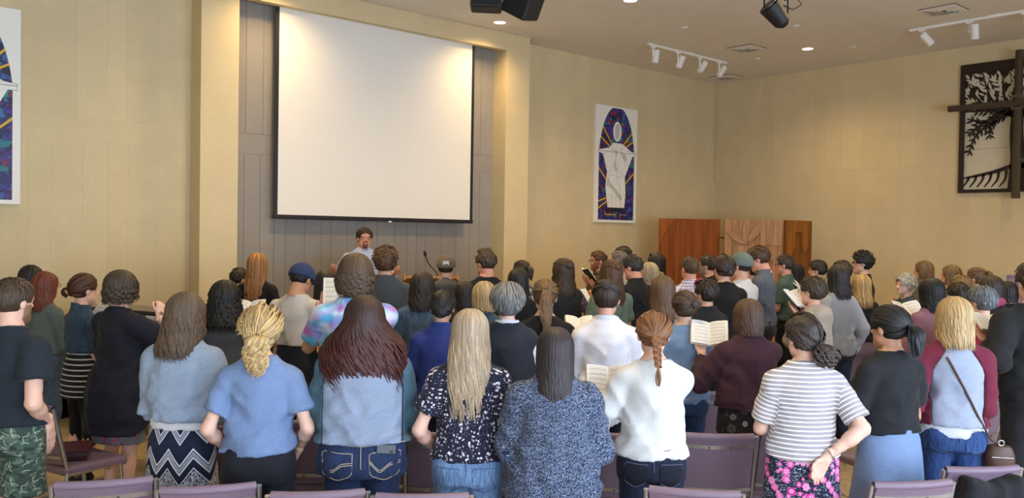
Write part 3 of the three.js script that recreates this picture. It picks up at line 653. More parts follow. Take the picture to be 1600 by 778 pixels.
function largest({ pos, idx }) {          // keep the biggest connected piece
  const n = pos.length / 3, par = new Int32Array(n).map((_, i) => i), find = (a) => { while (par[a] !== a) a = par[a] = par[par[a]]; return a; };
  for (let t = 0; t < idx.length; t += 3) { const a = find(idx[t]); par[find(idx[t + 1])] = a; par[find(idx[t + 2])] = find(a); }
  const cnt = new Map(); for (let i = 0; i < n; i++) { const r = find(i); cnt.set(r, (cnt.get(r) ?? 0) + 1); }
  const best = [...cnt].sort((a, b) => b[1] - a[1])[0][0], map = new Int32Array(n).fill(-1), p = [], I = [];
  for (let i = 0; i < n; i++) if (find(i) === best) { map[i] = p.length / 3; p.push(pos[i * 3], pos[i * 3 + 1], pos[i * 3 + 2]); }
  for (let t = 0; t < idx.length; t += 3) if (map[idx[t]] >= 0) I.push(map[idx[t]], map[idx[t + 1]], map[idx[t + 2]]);
  return { pos: new Float32Array(p), idx: I };
}
// ---------------------------------------------------------------- hair: a base volume plus combed locks, in head coordinates
function lockSink() {
  const pos = [], nor = [], uv = [], col = [], idx = [];
  return {
    add(pts, rad, tint, sides = 4, flat = 1) {   // tint(t) -> [r, g, b] multipliers
      const n = pts.length, base = pos.length / 3, u0 = rnd();
      for (let i = 0; i < n; i++) {
        const d = unit(sub(pts[Math.min(i + 1, n - 1)], pts[Math.max(i - 1, 0)]));
        let out = [pts[i][0], 0.02, pts[i][2] + 0.01]; out = unit(sub(out, d.map((q) => q * dot(out, d))));
        const side = cross(d, out), c = tint(i / (n - 1));
        for (let k = 0; k < sides; k++) {
          const a = k / sides * 6.2832, ca = Math.cos(a), sa = Math.sin(a), w = rad(i / (n - 1));
          const v = [side[0] * ca + out[0] * sa * flat, side[1] * ca + out[1] * sa * flat, side[2] * ca + out[2] * sa * flat];
          pos.push(pts[i][0] + v[0] * w, pts[i][1] + v[1] * w, pts[i][2] + v[2] * w);
          const fo = sa + 0.9, fs = ca * 0.55; nor.push(...unit([side[0] * fs + out[0] * fo, side[1] * fs + out[1] * fo, side[2] * fs + out[2] * fo]));
          uv.push(u0 + k / sides * 0.05, i / n * 0.3 + u0); col.push(...c);
        }
      }
      for (let i = 0; i < n - 1; i++) for (let k = 0; k < sides; k++) {
        const a = base + i * sides + k, b = base + i * sides + (k + 1) % sides, c = a + sides, e = b + sides;
        idx.push(a, c, b, b, c, e);
      }
    },
    get size() { return idx.length; },
    geo() {
      const g = new THREE.BufferGeometry();
      g.setAttribute('position', new THREE.Float32BufferAttribute(pos, 3)); g.setAttribute('normal', new THREE.Float32BufferAttribute(nor, 3)); g.setAttribute('uv', new THREE.Float32BufferAttribute(uv, 2)); g.setAttribute('color', new THREE.Float32BufferAttribute(col, 3)); g.setIndex(idx);
      return g;
    },
  };
}
const SC = [0, 0.030, -0.012], SRr = [0.083, 0.092, 0.104];      // scalp ellipsoid
const scalpAt = (dir, v) => { const k = 1 / Math.hypot(dir[0] / (SRr[0] + v), dir[1] / (SRr[1] + v), dir[2] / (SRr[2] + v)); return [SC[0] + dir[0] * k, SC[1] + dir[1] * k, SC[2] + dir[2] * k]; };
const dirOf = (az, el) => [Math.sin(az) * Math.cos(el), Math.sin(el), -Math.cos(az) * Math.cos(el)];   // az 0 = back of the head
const slerp = (a, b, t) => { const w = Math.acos(clamp(dot(a, b), -1, 1)); if (w < 1e-3) return a; if (w > 2.9) { const m = unit([0.02, 1, 0]); return t < 0.5 ? slerp(a, m, t * 2) : slerp(m, b, t * 2 - 1); } const s = Math.sin(w), p = Math.sin((1 - t) * w) / s, q = Math.sin(t * w) / s; return [a[0] * p + b[0] * q, a[1] * p + b[1] * q, a[2] * p + b[2] * q]; };

function hairGeo(h, lod, sd) {
  seed(sd);
  const near = lod === 0, fatK = [0.95, 1.4, 1.85][lod];
  const { s, L = 0.3, v = 0.014, w = 1, wave = 0.004, lam = 0.12, curl = 0, tip } = h;
  const sink = lockSink();
  const tintOf = () => { const k = rr(0.82, 1.22), warm = rr(-0.04, 0.04); return (t) => { const q = tip ? t : 0; const a = [k + warm, k, k - warm]; return tip ? a.map((c, i) => c * lerp(1, tip[i], sstep(0.15, 0.7, q))) : a; }; };
  const hang = s === 'long' || s === 'bob' || s === 'halfup';
  const kBase = hang ? v - 0.005 : v - 0.003;
  const backZ = -0.155;
  // outline of loose hair at height y (head coordinates)
  const out = (y, vv = v) => {
    if (y > 0.03) { const k = Math.sqrt(Math.max(0.0004, 1 - ((y - 0.03) / (SRr[1] + vv)) ** 2)); return [(SRr[0] + vv) * k, (SRr[2] + vv) * k, -0.012]; }
    const t = clamp((0.03 - y) / 0.30, 0, 1.6), rx = (SRr[0] + vv) * lerp(1, w, sstep(0, 0.6, t)) * (s === 'bob' ? 1 - 0.10 * sstep(0.45, 0.9, t / Math.max(L, 0.12) * 0.25) : 1), f = sstep(0.3, 0.75, t);
    return [rx, lerp(SRr[2] + vv, 0.055 + vv, f), lerp(-0.012, backZ + 0.075, f)];
  };
  const parts = [];
  // base volume
  {
    const yLow = hang ? -L + 0.04 : s === 'short' ? (h.nape ?? -0.075) : -0.075;
    const face = s === 'short' || s === 'curlyshort' ? ell([0, -0.040, 0.108], [0.086, 0.118, 0.098]) : ell([0, -0.045, 0.112], [0.078, h.fringe ? 0.105 : 0.128, 0.088]), sc = ell(SC, SRr.map((r) => r + kBase));
    const earGap = ell([0.09, -0.035, 0.008], [0.03, 0.045, 0.042]), lump = curl ? 0.012 : 0.003, fr = curl ? 26 : 14;
    const f = (x, y, z) => {
      let d = sc(x, y, z);
      if (hang && y < 0.05) { const [rx, rz, zc] = out(y, kBase), a = x / rx, b = (z - zc) / rz; d = Math.min(d, Math.max((Math.hypot(a, b) - 1) * Math.min(rx, rz), y - 0.04)); }
      if (Math.abs(d) < 0.03) d += lump * noise(x * fr, y * (curl ? fr : 5), z * fr) + 0.0018 * Math.sin(Math.atan2(x, -z) * 34 + 4 * noise(x * 9, y * 9, z * 9));
      d = Math.max(d, yLow - y + (hang ? 0.02 * noise(x * 22, 1, z * 22) : 0));
      d = Math.max(d, -face(x, y, z));
      if (y < -0.01) d = Math.max(d, z - lerp(hang ? (h.frontZ ?? 0.035) : 0.005, hang ? 0.0 : -0.02, sstep(-0.01, -0.09, y)));
      if (!hang && y < 0.0) d = Math.max(d, z + 0.012 - 0.5 * y * 0);
      if (!hang) d = Math.max(d, -earGap(Math.abs(x), y, z));
      return d;
    };
    const cell = [0.0100, 0.0125, 0.0145][lod];
    parts.push(toGeo(net(f, [-0.19, Math.min(-0.12, yLow - 0.03), -0.21], [0.19, 0.165, 0.13], cell, 1.7), { uvR: 0.1, uvCz: -0.02, color: () => ({ r: 0.80, g: 0.80, b: 0.80 }) }));
  }
  const wob = (p, t, ph, a) => { const k = 6.2832 * p[1] / lam + ph; return [p[0] + a * Math.cos(k) * t, p[1], p[2] + a * 0.8 * Math.sin(k) * t]; };
  if (hang) {
    const n = Math.round([240, 100, 52][lod] * (h.dens ?? 1)), amax = h.amax ?? 1.9, seg = curl ? [16, 12, 10][lod] : [13, 8, 6][lod];
    for (let i = 0; i < n; i++) {
      const az = (i / n * 2 - 1) * amax + rr(-0.06, 0.06), inn = rr(0, 1) ** 2 * 0.016, len2 = L * rr(0.86, 1.06) * (Math.abs(az) > 1.3 ? rr(0.8, 1) : 1), ph = rr(0, 6.28), pts = [], daz = rr(-0.25, 0.25);
      for (let q = 0; q < 5; q++) { const t = q / 5, el = lerp(1.42, 0.12, t); pts.push(scalpAt(dirOf(az + daz * (1 - t), el), v - inn)); }
      const y0 = 0.04;
      for (let q = 0; q <= seg; q++) {
        const t = q / seg, y = lerp(y0, -len2, t), [rx, rz, zc] = out(y, v - inn), sh = s === 'bob' ? 1 - 0.05 * sstep(0.8, 1, t) : 1 - 0.08 * sstep(0.7, 1, t);
        let p = [rx * Math.sin(az) * sh, y, zc - rz * Math.cos(az) * sh];
        p = wob(p, sstep(0, 0.35, t), ph, wave);
        if (curl) { const k = t * len2 / 0.045 * 6.28 + ph; p = [p[0] + curl * Math.cos(k), p[1] + curl * 0.4 * Math.sin(k * 0.7), p[2] + curl * Math.sin(k)]; }
        pts.push(p);
      }
      const r0 = rr(0.0062, 0.0098) * fatK * (h.thick ?? 1), ti = tintOf();
      sink.add(pts, (t) => r0 * (t < 0.12 ? 0.6 + 3.3 * t : 1) * (1 - 0.85 * sstep(0.78, 1, t)), ti, 4, 0.42);
    }
  }
  if (s === 'tail' || s === 'bun' || s === 'braid' || s === 'halfup' || s === 'knot') {
    const el = h.el ?? (s === 'tail' ? 0.15 : s === 'bun' ? -0.15 : s === 'halfup' ? 0.35 : -0.5), taz = h.taz ?? 0, Td = dirOf(taz, el), Tp = scalpAt(Td, v + 0.008);
    const n = [110, 60, 40][lod];
    for (let i = 0; i < n; i++) {                // swept back over the scalp to the tie
      let sd0;
      if (s === 'halfup') { const a = (i / n * 2 - 1) * 2.3; sd0 = dirOf(a + 0, lerp(0.35, 0.75, rnd())); if (Math.abs(a) < 0.6) continue; }
      else { const a = (i / n * 2 - 1) * Math.PI; sd0 = dirOf(a, Math.abs(a) > 1.9 ? rr(0.45, 0.65) : Math.abs(a) > 1.1 ? rr(0.0, 0.4) : rr(-0.75, -0.5)); }
      const pts = []; const vv = v + rr(-0.003, 0.004);
      const nq = h.curl ? 16 : 7, ph0 = rr(0, 6.28); for (let q = 0; q <= nq; q++) { const t = q / nq, c = h.curl ?? 0, e = Math.sin(Math.min(1, t * 1.6) * 3.14 * 0.6); let p = wob(scalpAt(slerp(sd0, Td, t), vv + 0.004 * Math.sin(t * 3.1)), 1, i, 0.0012); if (c) p = [p[0] + c * e * Math.cos(t * 17 + ph0), p[1] + c * e * Math.sin(t * 15 + ph0), p[2] + c * e * Math.sin(t * 17 + ph0)]; pts.push(p); }
      const r0 = rr(0.005, 0.008) * fatK;
      sink.add(pts, (t) => r0 * (1 - 0.3 * t) * (t < 0.1 ? 0.5 : 1), tintOf(), 4, 0.55);
    }
    if (s === 'tail') {
      const m = [80, 40, 24][lod], fat = h.fat ?? 0.028, back = h.back ?? 0.045, sideX = h.sideX ?? 0, segs = curl ? 22 : 10;
      for (let i = 0; i < m; i++) {
        const a = rr(0, 6.28), rad = Math.sqrt(rnd()), l2 = L * rr(0.8, 1.05), ph = rr(0, 6.28), pts = [];
        for (let q = 0; q <= segs; q++) {
          const t = q / segs, sp = fat * (0.45 + 0.75 * sstep(0, 0.35, t)) * (1 - 0.45 * sstep(0.6, 1, t)) * rad, drop = l2 * Math.max(0, t - 0.04) ** 1.12, bz = back * Math.sin(Math.min(1, t * 3.2) * 1.57) + (h.rest ?? 0) * sstep(0.3, 1, t);
          let p = [Tp[0] + Math.cos(a) * sp + sideX * sstep(0, 0.4, t) + Math.sin(taz) * bz, Tp[1] - drop + 0.014 * Math.sin(Math.min(1, t * 4) * 3.14), Tp[2] - bz * Math.cos(taz) + Math.sin(a) * sp * 0.8];
          p = wob(p, sstep(0, 0.3, t), ph, wave);
          if (curl) { const k = t * l2 / 0.04 * 6.28 + ph; p = [p[0] + curl * Math.cos(k), p[1] + curl * 0.4 * Math.sin(k * 0.8), p[2] + curl * Math.sin(k)]; }
          pts.push(p);
        }
        const r0 = rr(0.0065, 0.0095) * fatK;
        sink.add(pts, (t) => r0 * (1 - 0.85 * sstep(0.75, 1, t)), tintOf(), 4, 0.7);
      }
      sink.add(Array.from({ length: 13 }, (_, k) => { const a = k / 12 * 6.28; return [Tp[0] + 0.017 * Math.cos(a), Tp[1] + 0.017 * Math.sin(a), Tp[2] - 0.012]; }), () => 0.005, () => [0.3, 0.3, 0.3]);
    }
    if (s === 'bun' || s === 'knot' || s === 'halfup') {
      const R = h.bunR ?? (s === 'halfup' ? 0.022 : 0.036), c = add(Tp, Td, R * 0.30);
      for (let i = 0; i < (near ? 34 : 20); i++) {
        const ax = unit([Td[0] + rr(-0.5, 0.5), Td[1] + rr(-0.5, 0.5), Td[2]]), u = unit(cross(ax, [0, 1, 0.01])), q = cross(ax, u), rad = R * rr(0.35, 1), lift = Math.sqrt(Math.max(0, R * R - rad * rad)) * 0.7, pts = [], a0 = rr(0, 6.28);
        for (let k = 0; k <= 10; k++) { const a = a0 + k / 10 * 4.6, r1 = rad * (1 - 0.02 * k); pts.push(add(add(add(c, u, Math.cos(a) * r1), q, Math.sin(a) * r1 * 0.9), ax, lift)); }
        const r0 = rr(0.006, 0.010);
        sink.add(pts, (t) => r0 * (1 - 0.5 * t), tintOf(), 4, 0.8);
      }
    }
    if (s === 'braid') {
      for (let j = 0; j < 3; j++) for (const sub2 of [-1, 0, 1]) {
        const pts = [];
        for (let q = 0; q <= 26; q++) { const t = q / 26, th = t * 3.5 * 3.1416 + j * 2.0944, a = 0.015 * (1 - 0.45 * t); pts.push([Tp[0] + a * Math.sin(th) + sub2 * 0.005 + (h.sideX ?? 0) * t, Tp[1] - L * t, Tp[2] - 0.020 * sstep(0, 0.15, t) - (h.rest ?? 0.02) * t + 0.009 * Math.sin(2 * th)]); }
        sink.add(pts, (t) => 0.0105 * (1 - 0.4 * t), tintOf(), 6, 0.9);
      }
      for (let i = 0; i < 16; i++) { const a = rr(0, 6.28), b = [Tp[0] + (h.sideX ?? 0), Tp[1] - L, Tp[2] - 0.020 - (h.rest ?? 0.02)], pts = []; for (let q = 0; q <= 6; q++) { const t = q / 6, sp = 0.014 * Math.sin(t * 2.6); pts.push([b[0] + Math.cos(a) * sp, b[1] - 0.10 * t, b[2] + Math.sin(a) * sp * 0.7]); } sink.add(pts, (t) => 0.005 * (1 - 0.8 * t), tintOf()); }
    }
  }
  if (s === 'short' || s === 'curlyshort') {
    const n = Math.round([260, 130, 80][lod] * (h.dens ?? 1)), ln = h.ln ?? 0.035, lift = h.lift ?? 0.006;
    for (let i = 0; i < n; i++) {
      const az = rr(-3.1, 3.1), frontal = Math.abs(az) > 2.0, el = frontal ? rr(0.55, 1.5) : Math.abs(az) > 1.15 ? rr(-0.02, 1.5) : rr(-0.55 + (h.napeEl ?? 0), 1.5), d0 = dirOf(az, el);
      const flow = s === 'curlyshort' ? [rr(-1, 1), rr(-1, 1), rr(-1, 1)] : h.quiff && el > 0.6 ? [0, 0.6, 0.7] : [d0[0] * 0.4 + (h.sweep ?? 0), -0.75, frontal ? 0.6 : -0.25], pts = [], top = el > 0.7 ? 1 + (h.topLn ?? 0) : 1, ph = rr(0, 6.28);
      const up = lift * (el > 0.5 ? 1.6 : 1);
      for (let q = 0; q <= 5; q++) {
        const t = q / 5, d = unit(add(d0, unit(flow), t * ln * top / 0.10)); let p = scalpAt(d, v - 0.004 + up * Math.sin(t * 2.2) + (h.quiff && el > 0.7 ? 0.02 * t : 0));
        if (curl) p = [p[0] + curl * Math.cos(t * 9 + ph), p[1] + curl * Math.sin(t * 7 + ph), p[2] + curl * Math.sin(t * 9 + ph)];
        pts.push(p);
      }
      const r0 = rr(0.0035, 0.0060) * fatK;
      sink.add(pts, (t) => r0 * (1 - 0.8 * t * t), tintOf(), 4, 0.6);
    }
  }
  if (sink.size) parts.push(sink.geo());
  return mergeGeometries(parts);
}
// ---------------------------------------------------------------- cloth: plain colours and printed patterns (tile sizes in metres)
const PT = {};
function pattern(name) {
  if (PT[name]) return PT[name];
  const S = 512, fill = (g, c) => { g.fillStyle = c; g.fillRect(0, 0, S, S); };
  const wrap = (draw, x, y) => { for (const dx of [-S, 0, S]) for (const dy of [-S, 0, S]) draw(x + dx, y + dy); };
  const blob = (g, x, y, r, c) => wrap((a, b) => { if (a < -60 || a > S + 60 || b < -60 || b > S + 60) return; g.fillStyle = c; g.beginPath(); g.arc(a, b, r, 0, 6.3); g.fill(); }, x, y);
  const flower = (g, x, y, r, c, mid, n = 5) => { for (let k = 0; k < n; k++) blob(g, x + Math.cos(k / n * 6.28 + r) * r * 0.6, y + Math.sin(k / n * 6.28 + r) * r * 0.6, r * 0.45, c); blob(g, x, y, r * 0.28, mid); };
  const pick = (a) => a[Math.floor(rnd() * a.length)];
  const make = (tw, th, draw) => PT[name] = canvasTex(S, S, (g) => { seed(name.length * 77 + name.charCodeAt(0)); draw(g); }, tw, th);
  switch (name) {
    case 'stripeGrey': return make(0.096, 0.096, (g) => { fill(g, '#9d969b'); g.fillStyle = '#f2f0f0'; for (let k = 0; k < 4; k++) g.fillRect(0, k * 128 + 44, S, 38); });
    case 'stripeBlack': return make(0.164, 0.164, (g) => { fill(g, '#0d0e14'); g.fillStyle = '#b9bac4'; for (let k = 0; k < 4; k++) g.fillRect(0, k * 128 + 50, S, 32); });
    case 'chevron': return make(0.145, 0.44, (g) => {
      fill(g, '#141a33');
      const zig = (y, h, c) => { g.fillStyle = c; for (const dy of [-S, 0, S]) { g.beginPath(); g.moveTo(0, y + dy); g.lineTo(S / 2, y + dy + 105); g.lineTo(S, y + dy); g.lineTo(S, y + dy + h); g.lineTo(S / 2, y + dy + 105 + h); g.lineTo(0, y + dy + h); g.fill(); } };
      for (const [y, h] of [[0, 14], [24, 7], [38, 7], [52, 14], [120, 10], [262, 10], [330, 12], [352, 6], [366, 6], [380, 12]]) zig(y, h, '#d7d9e2');
      for (let k = 0; k < 420; k++) { const x = rr(0, S), y = rr(0, 110), yy = y + 138 + 105 * (1 - Math.abs(x - 256) / 256); g.fillStyle = '#c2c6d4'; g.save(); g.translate(x, yy); g.rotate(rnd() < 0.5 ? 0.5 : -0.5); g.fillRect(-14, -2, 28, 4); g.restore(); }
    });
    case 'floralNavy': return make(0.21, 0.21, (g) => { fill(g, '#14162a'); for (let k = 0; k < 330; k++) blob(g, rr(0, S), rr(0, S), rr(1.5, 4.5), pick(['#8d8fa8', '#c9c3cc', '#5d6080'])); for (let k = 0; k < 90; k++) flower(g, rr(0, S), rr(0, S), rr(7, 17), pick(['#e6dfe6', '#cfc0d0', '#b79ebb', '#efeaf0']), '#6a5f80'); });
    case 'tweed': return make(0.13, 0.13, (g) => { fill(g, '#18223a'); for (let k = 0; k < 1900; k++) { const x = rr(0, S), y = rr(0, S), a = pick([0.5, -0.5, 1.4]), c = pick(['#8b98b2', '#66748f', '#b4bccc', '#2c3954', '#4a5a7a', '#222e48']); wrap((p, q) => { if (p < -20 || p > S + 20 || q < -20 || q > S + 20) return; g.save(); g.translate(p, q); g.rotate(a); g.fillStyle = c; g.fillRect(-9, -2.5, 18, 5); g.restore(); }, x, y); } });
    case 'tiedye': return make(0.55, 0.55, (g) => { fill(g, '#b4cce6'); const soft = (x, y, r, c) => wrap((a, b) => { if (a < -r || a > S + r || b < -r || b > S + r) return; const q = g.createRadialGradient(a, b, 0, a, b, r); q.addColorStop(0, c + 'd0'); q.addColorStop(0.5, c + '80'); q.addColorStop(1, c + '00'); g.fillStyle = q; g.fillRect(a - r, b - r, 2 * r, 2 * r); }, x, y); for (let k = 0; k < 190; k++) soft(rr(0, S), rr(0, S), rr(16, 62), pick(['#4fb4d8', '#eef4fa', '#7a78c8', '#c657b4', '#3fa4cc', '#e4ecf8', '#86a2d8', '#f4f6fb'])); });
    case 'camo': return make(0.26, 0.26, (g) => { fill(g, '#34443c'); for (let k = 0; k < 90; k++) { const c = pick(['#4a5c50', '#27332e', '#5a6b5c', '#3d5046']); let x = rr(0, S), y = rr(0, S); for (let q = 0; q < 9; q++) { blob(g, x, y, rr(9, 20), c); x += rr(-20, 20); y += rr(-11, 11); } } for (let k = 0; k < 46; k++) { let x = rr(0, S), y = rr(0, S), a = rr(-0.5, 0.5); for (let q = 0; q < 12; q++) { blob(g, x, y, rr(2.5, 5.5), '#9aa893'); a += rr(-0.6, 0.6); x += Math.cos(a) * 6; y += Math.sin(a) * 6; } } });
    case 'pinkFloral': return make(0.34, 0.34, (g) => { fill(g, '#1b2036'); g.strokeStyle = '#c9d0dc'; for (let k = 0; k < 900; k++) { const x = rr(0, S), y = rr(0, S); g.lineWidth = rr(1, 4); g.beginPath(); g.moveTo(x, y); g.lineTo(x + rr(-26, 26), y + rr(-7, 7)); g.stroke(); } for (let k = 0; k < 60; k++) { const x = rr(0, S), y = rr(0, S), r = rr(14, 36); flower(g, x, y, r, pick(['#d8419a', '#e25fae', '#c22c86', '#ef8cc4']), '#8c1c5e', 6); flower(g, x, y, r * 0.55, '#f0a4cf', '#b02a78'); } });
    case 'roseSkirt': return make(0.30, 0.30, (g) => { fill(g, '#6f7378'); for (let k = 0; k < 300; k++) blob(g, rr(0, S), rr(0, S), rr(3, 10), pick(['#5d6268', '#83868a', '#566a5e'])); for (let k = 0; k < 60; k++) flower(g, rr(0, S), rr(0, S), rr(12, 30), pick(['#b0344e', '#a8435a', '#c05a6c']), '#7a1e34'); });
    case 'blackFloral': return make(0.5, 0.5, (g) => { fill(g, '#141114'); for (let k = 0; k < 22; k++) flower(g, rr(0, S), rr(0, S), rr(14, 40), pick(['#8d8578', '#6c655c', '#4a4440', '#a09888']), '#2a2624', 6); for (let k = 0; k < 60; k++) { const x = rr(0, S), y = rr(0, S); g.fillStyle = '#5d574f'; g.fillRect(x, y, 4, rr(14, 40)); } });
    case 'checkPurple': return make(0.12, 0.12, (g) => { fill(g, '#dfd8e4'); g.fillStyle = '#6d4f8c'; for (let k = 0; k < 4; k++) { g.fillRect(0, k * 128, S, 22); g.fillRect(k * 128, 0, 22, S); } });
    case 'plaidWhite': return make(0.16, 0.16, (g) => { fill(g, '#c9ccd2'); g.globalAlpha = 0.6; g.fillStyle = '#1c2030'; for (let k = 0; k < 2; k++) { g.fillRect(0, k * 256, S, 120); g.fillRect(k * 256, 0, 120, S); } g.globalAlpha = 1; });
    case 'plaidPurple': return make(0.16, 0.16, (g) => { fill(g, '#54415e'); g.globalAlpha = 0.6; g.fillStyle = '#2a2138'; for (let k = 0; k < 2; k++) { g.fillRect(0, k * 256, S, 110); g.fillRect(k * 256, 0, 110, S); } g.fillStyle = '#b8a2bc'; for (let k = 0; k < 4; k++) { g.fillRect(0, k * 128 + 60, S, 10); g.fillRect(k * 128 + 60, 0, 10, S); } g.globalAlpha = 1; });
    case 'plaidDark': return make(0.20, 0.20, (g) => { fill(g, '#23211f'); g.globalAlpha = 0.55; g.fillStyle = '#b09a6c'; for (let k = 0; k < 4; k++) { g.fillRect(0, k * 128, S, 26); g.fillRect(k * 128, 0, 26, S); } g.fillStyle = '#8a2f2a'; for (let k = 0; k < 2; k++) { g.fillRect(0, k * 256 + 60, S, 18); g.fillRect(k * 256 + 60, 0, 18, S); } g.globalAlpha = 1; });
    case 'leopard': return make(0.22, 0.22, (g) => { fill(g, '#b9a07c'); for (let k = 0; k < 170; k++) { const x = rr(0, S), y = rr(0, S), r = rr(8, 17); blob(g, x, y, r, '#3a2c20'); blob(g, x + 2, y + 2, r * 0.55, '#8d6f4a'); } });
    case 'gridGrey': return make(0.10, 0.10, (g) => { fill(g, '#4a4a4c'); g.fillStyle = '#77777a'; for (let k = 0; k < 4; k++) { g.fillRect(0, k * 128, S, 14); g.fillRect(k * 128, 0, 14, S); } });
  }
}
const clothCache = {};
function cloth(spec) {       // '#hex', '#hex:heather', '#hex:denim' or a pattern's name
  if (clothCache[spec]) return clothCache[spec];
  const [c, kind] = spec.split(':');
  const m = c[0] === '#' ? { color: c, map: T[kind ?? 'fabric'] } : { color: '#ffffff', map: pattern(c) };
  return clothCache[spec] = new THREE.MeshPhysicalMaterial({ ...m, roughness: 0.92, bumpMap: T.weave, bumpScale: 0.0012, sheen: 0.25, sheenRoughness: 0.6, sheenColor: new THREE.Color(0.3, 0.3, 0.3) });
}
const hairMats = {};
const hairMat = (c) => hairMats[c] ??= std({ color: c, map: T.strand, vertexColors: true, roughness: 0.58 });
const SKINM = std({ vertexColors: true, roughness: 0.55 });
const SKINS = { fair: '#e0b29c', light: '#d3a087', tan: '#bd8a6c', olive: '#c79a7c', brown: '#8a5a40', ruddy: '#d6977f' };
const SHOE = { dark: std({ color: '#1d1a1b', roughness: 0.6 }), tan: std({ color: '#7a5a40', roughness: 0.6 }), white: std({ color: '#c9c6c0', roughness: 0.6 }) };
const THREAD = std({ color: '#b9a98c', roughness: 0.8 });

// ---------------------------------------------------------------- a person, 1.70 m tall before scaling, facing +z with the left hand on +x
const TORSO = {
  f: [[0.70, 0.170, 0.118, -0.012], [0.86, 0.176, 0.124, -0.016], [0.95, 0.166, 0.114, -0.014], [1.06, 0.138, 0.098, -0.004], [1.14, 0.136, 0.100, 0], [1.24, 0.148, 0.116, 0.008], [1.30, 0.154, 0.108, -0.004], [1.352, 0.142, 0.086, -0.016], [1.41, 0.088, 0.062, -0.022], [1.50, 0.050, 0.050, -0.012]],
  m: [[0.70, 0.162, 0.114, -0.010], [0.86, 0.166, 0.118, -0.014], [0.95, 0.160, 0.110, -0.010], [1.06, 0.152, 0.104, -0.002], [1.14, 0.156, 0.106, 0], [1.24, 0.170, 0.114, 0], [1.30, 0.176, 0.110, -0.006], [1.358, 0.160, 0.088, -0.016], [1.415, 0.098, 0.066, -0.022], [1.50, 0.056, 0.056, -0.012]],
};
const ARMS = {
  book: { w: [0.105, 1.13, 0.25], p: [0.50, -1, -0.5], d: [-0.45, 0.20, 0.85], n: [0, 1, -0.15], q: 'grip' },
  high: { w: [0.12, 1.24, 0.25], p: [0.5, -1, -0.3], d: [-0.40, 0.45, 0.8], n: [0.1, 0.9, -0.4], q: 'grip' },
  low: { w: [0.085, 1.00, 0.20], p: [0.45, -0.4, -1], d: [-0.75, -0.35, 0.5], n: [-0.2, 0.6, -0.6], q: 'relaxed' },
  down: { w: [0.245, 0.86, 0.03], p: [0.4, 0, -1], d: [-0.05, -1, 0.12], n: [-1, 0, 0.1], q: 'relaxed' },
  fwd: { w: [0.20, 0.93, 0.14], p: [0.5, 0, -1], d: [-0.3, -0.8, 0.5], n: [-1, 0.1, 0], q: 'relaxed' },
  pocket: { w: [0.190, 0.935, 0.085], p: [0.7, 0, -1], d: [-0.15, -1, 0.22], n: [-1, 0, -0.2], q: 'flat' },
  back: { w: [0.075, 0.965, -0.165], p: [1, 0, -0.25], d: [-0.55, -0.85, -0.08], n: [0.1, 0.1, -1], q: 'relaxed' },
  raise: { w: [0.16, 1.36, 0.26], p: [0.8, -1, -0.1], d: [-0.15, 0.9, 0.35], n: [-0.9, 0.1, 0.3], q: 'grip' },
  gesture: { w: [0.30, 1.16, 0.22], p: [0.5, -1, -0.4], d: [0.25, 0.35, 0.9], n: [-0.3, 0.9, -0.1], q: 'relaxed' },
};
let personSeed = 100;
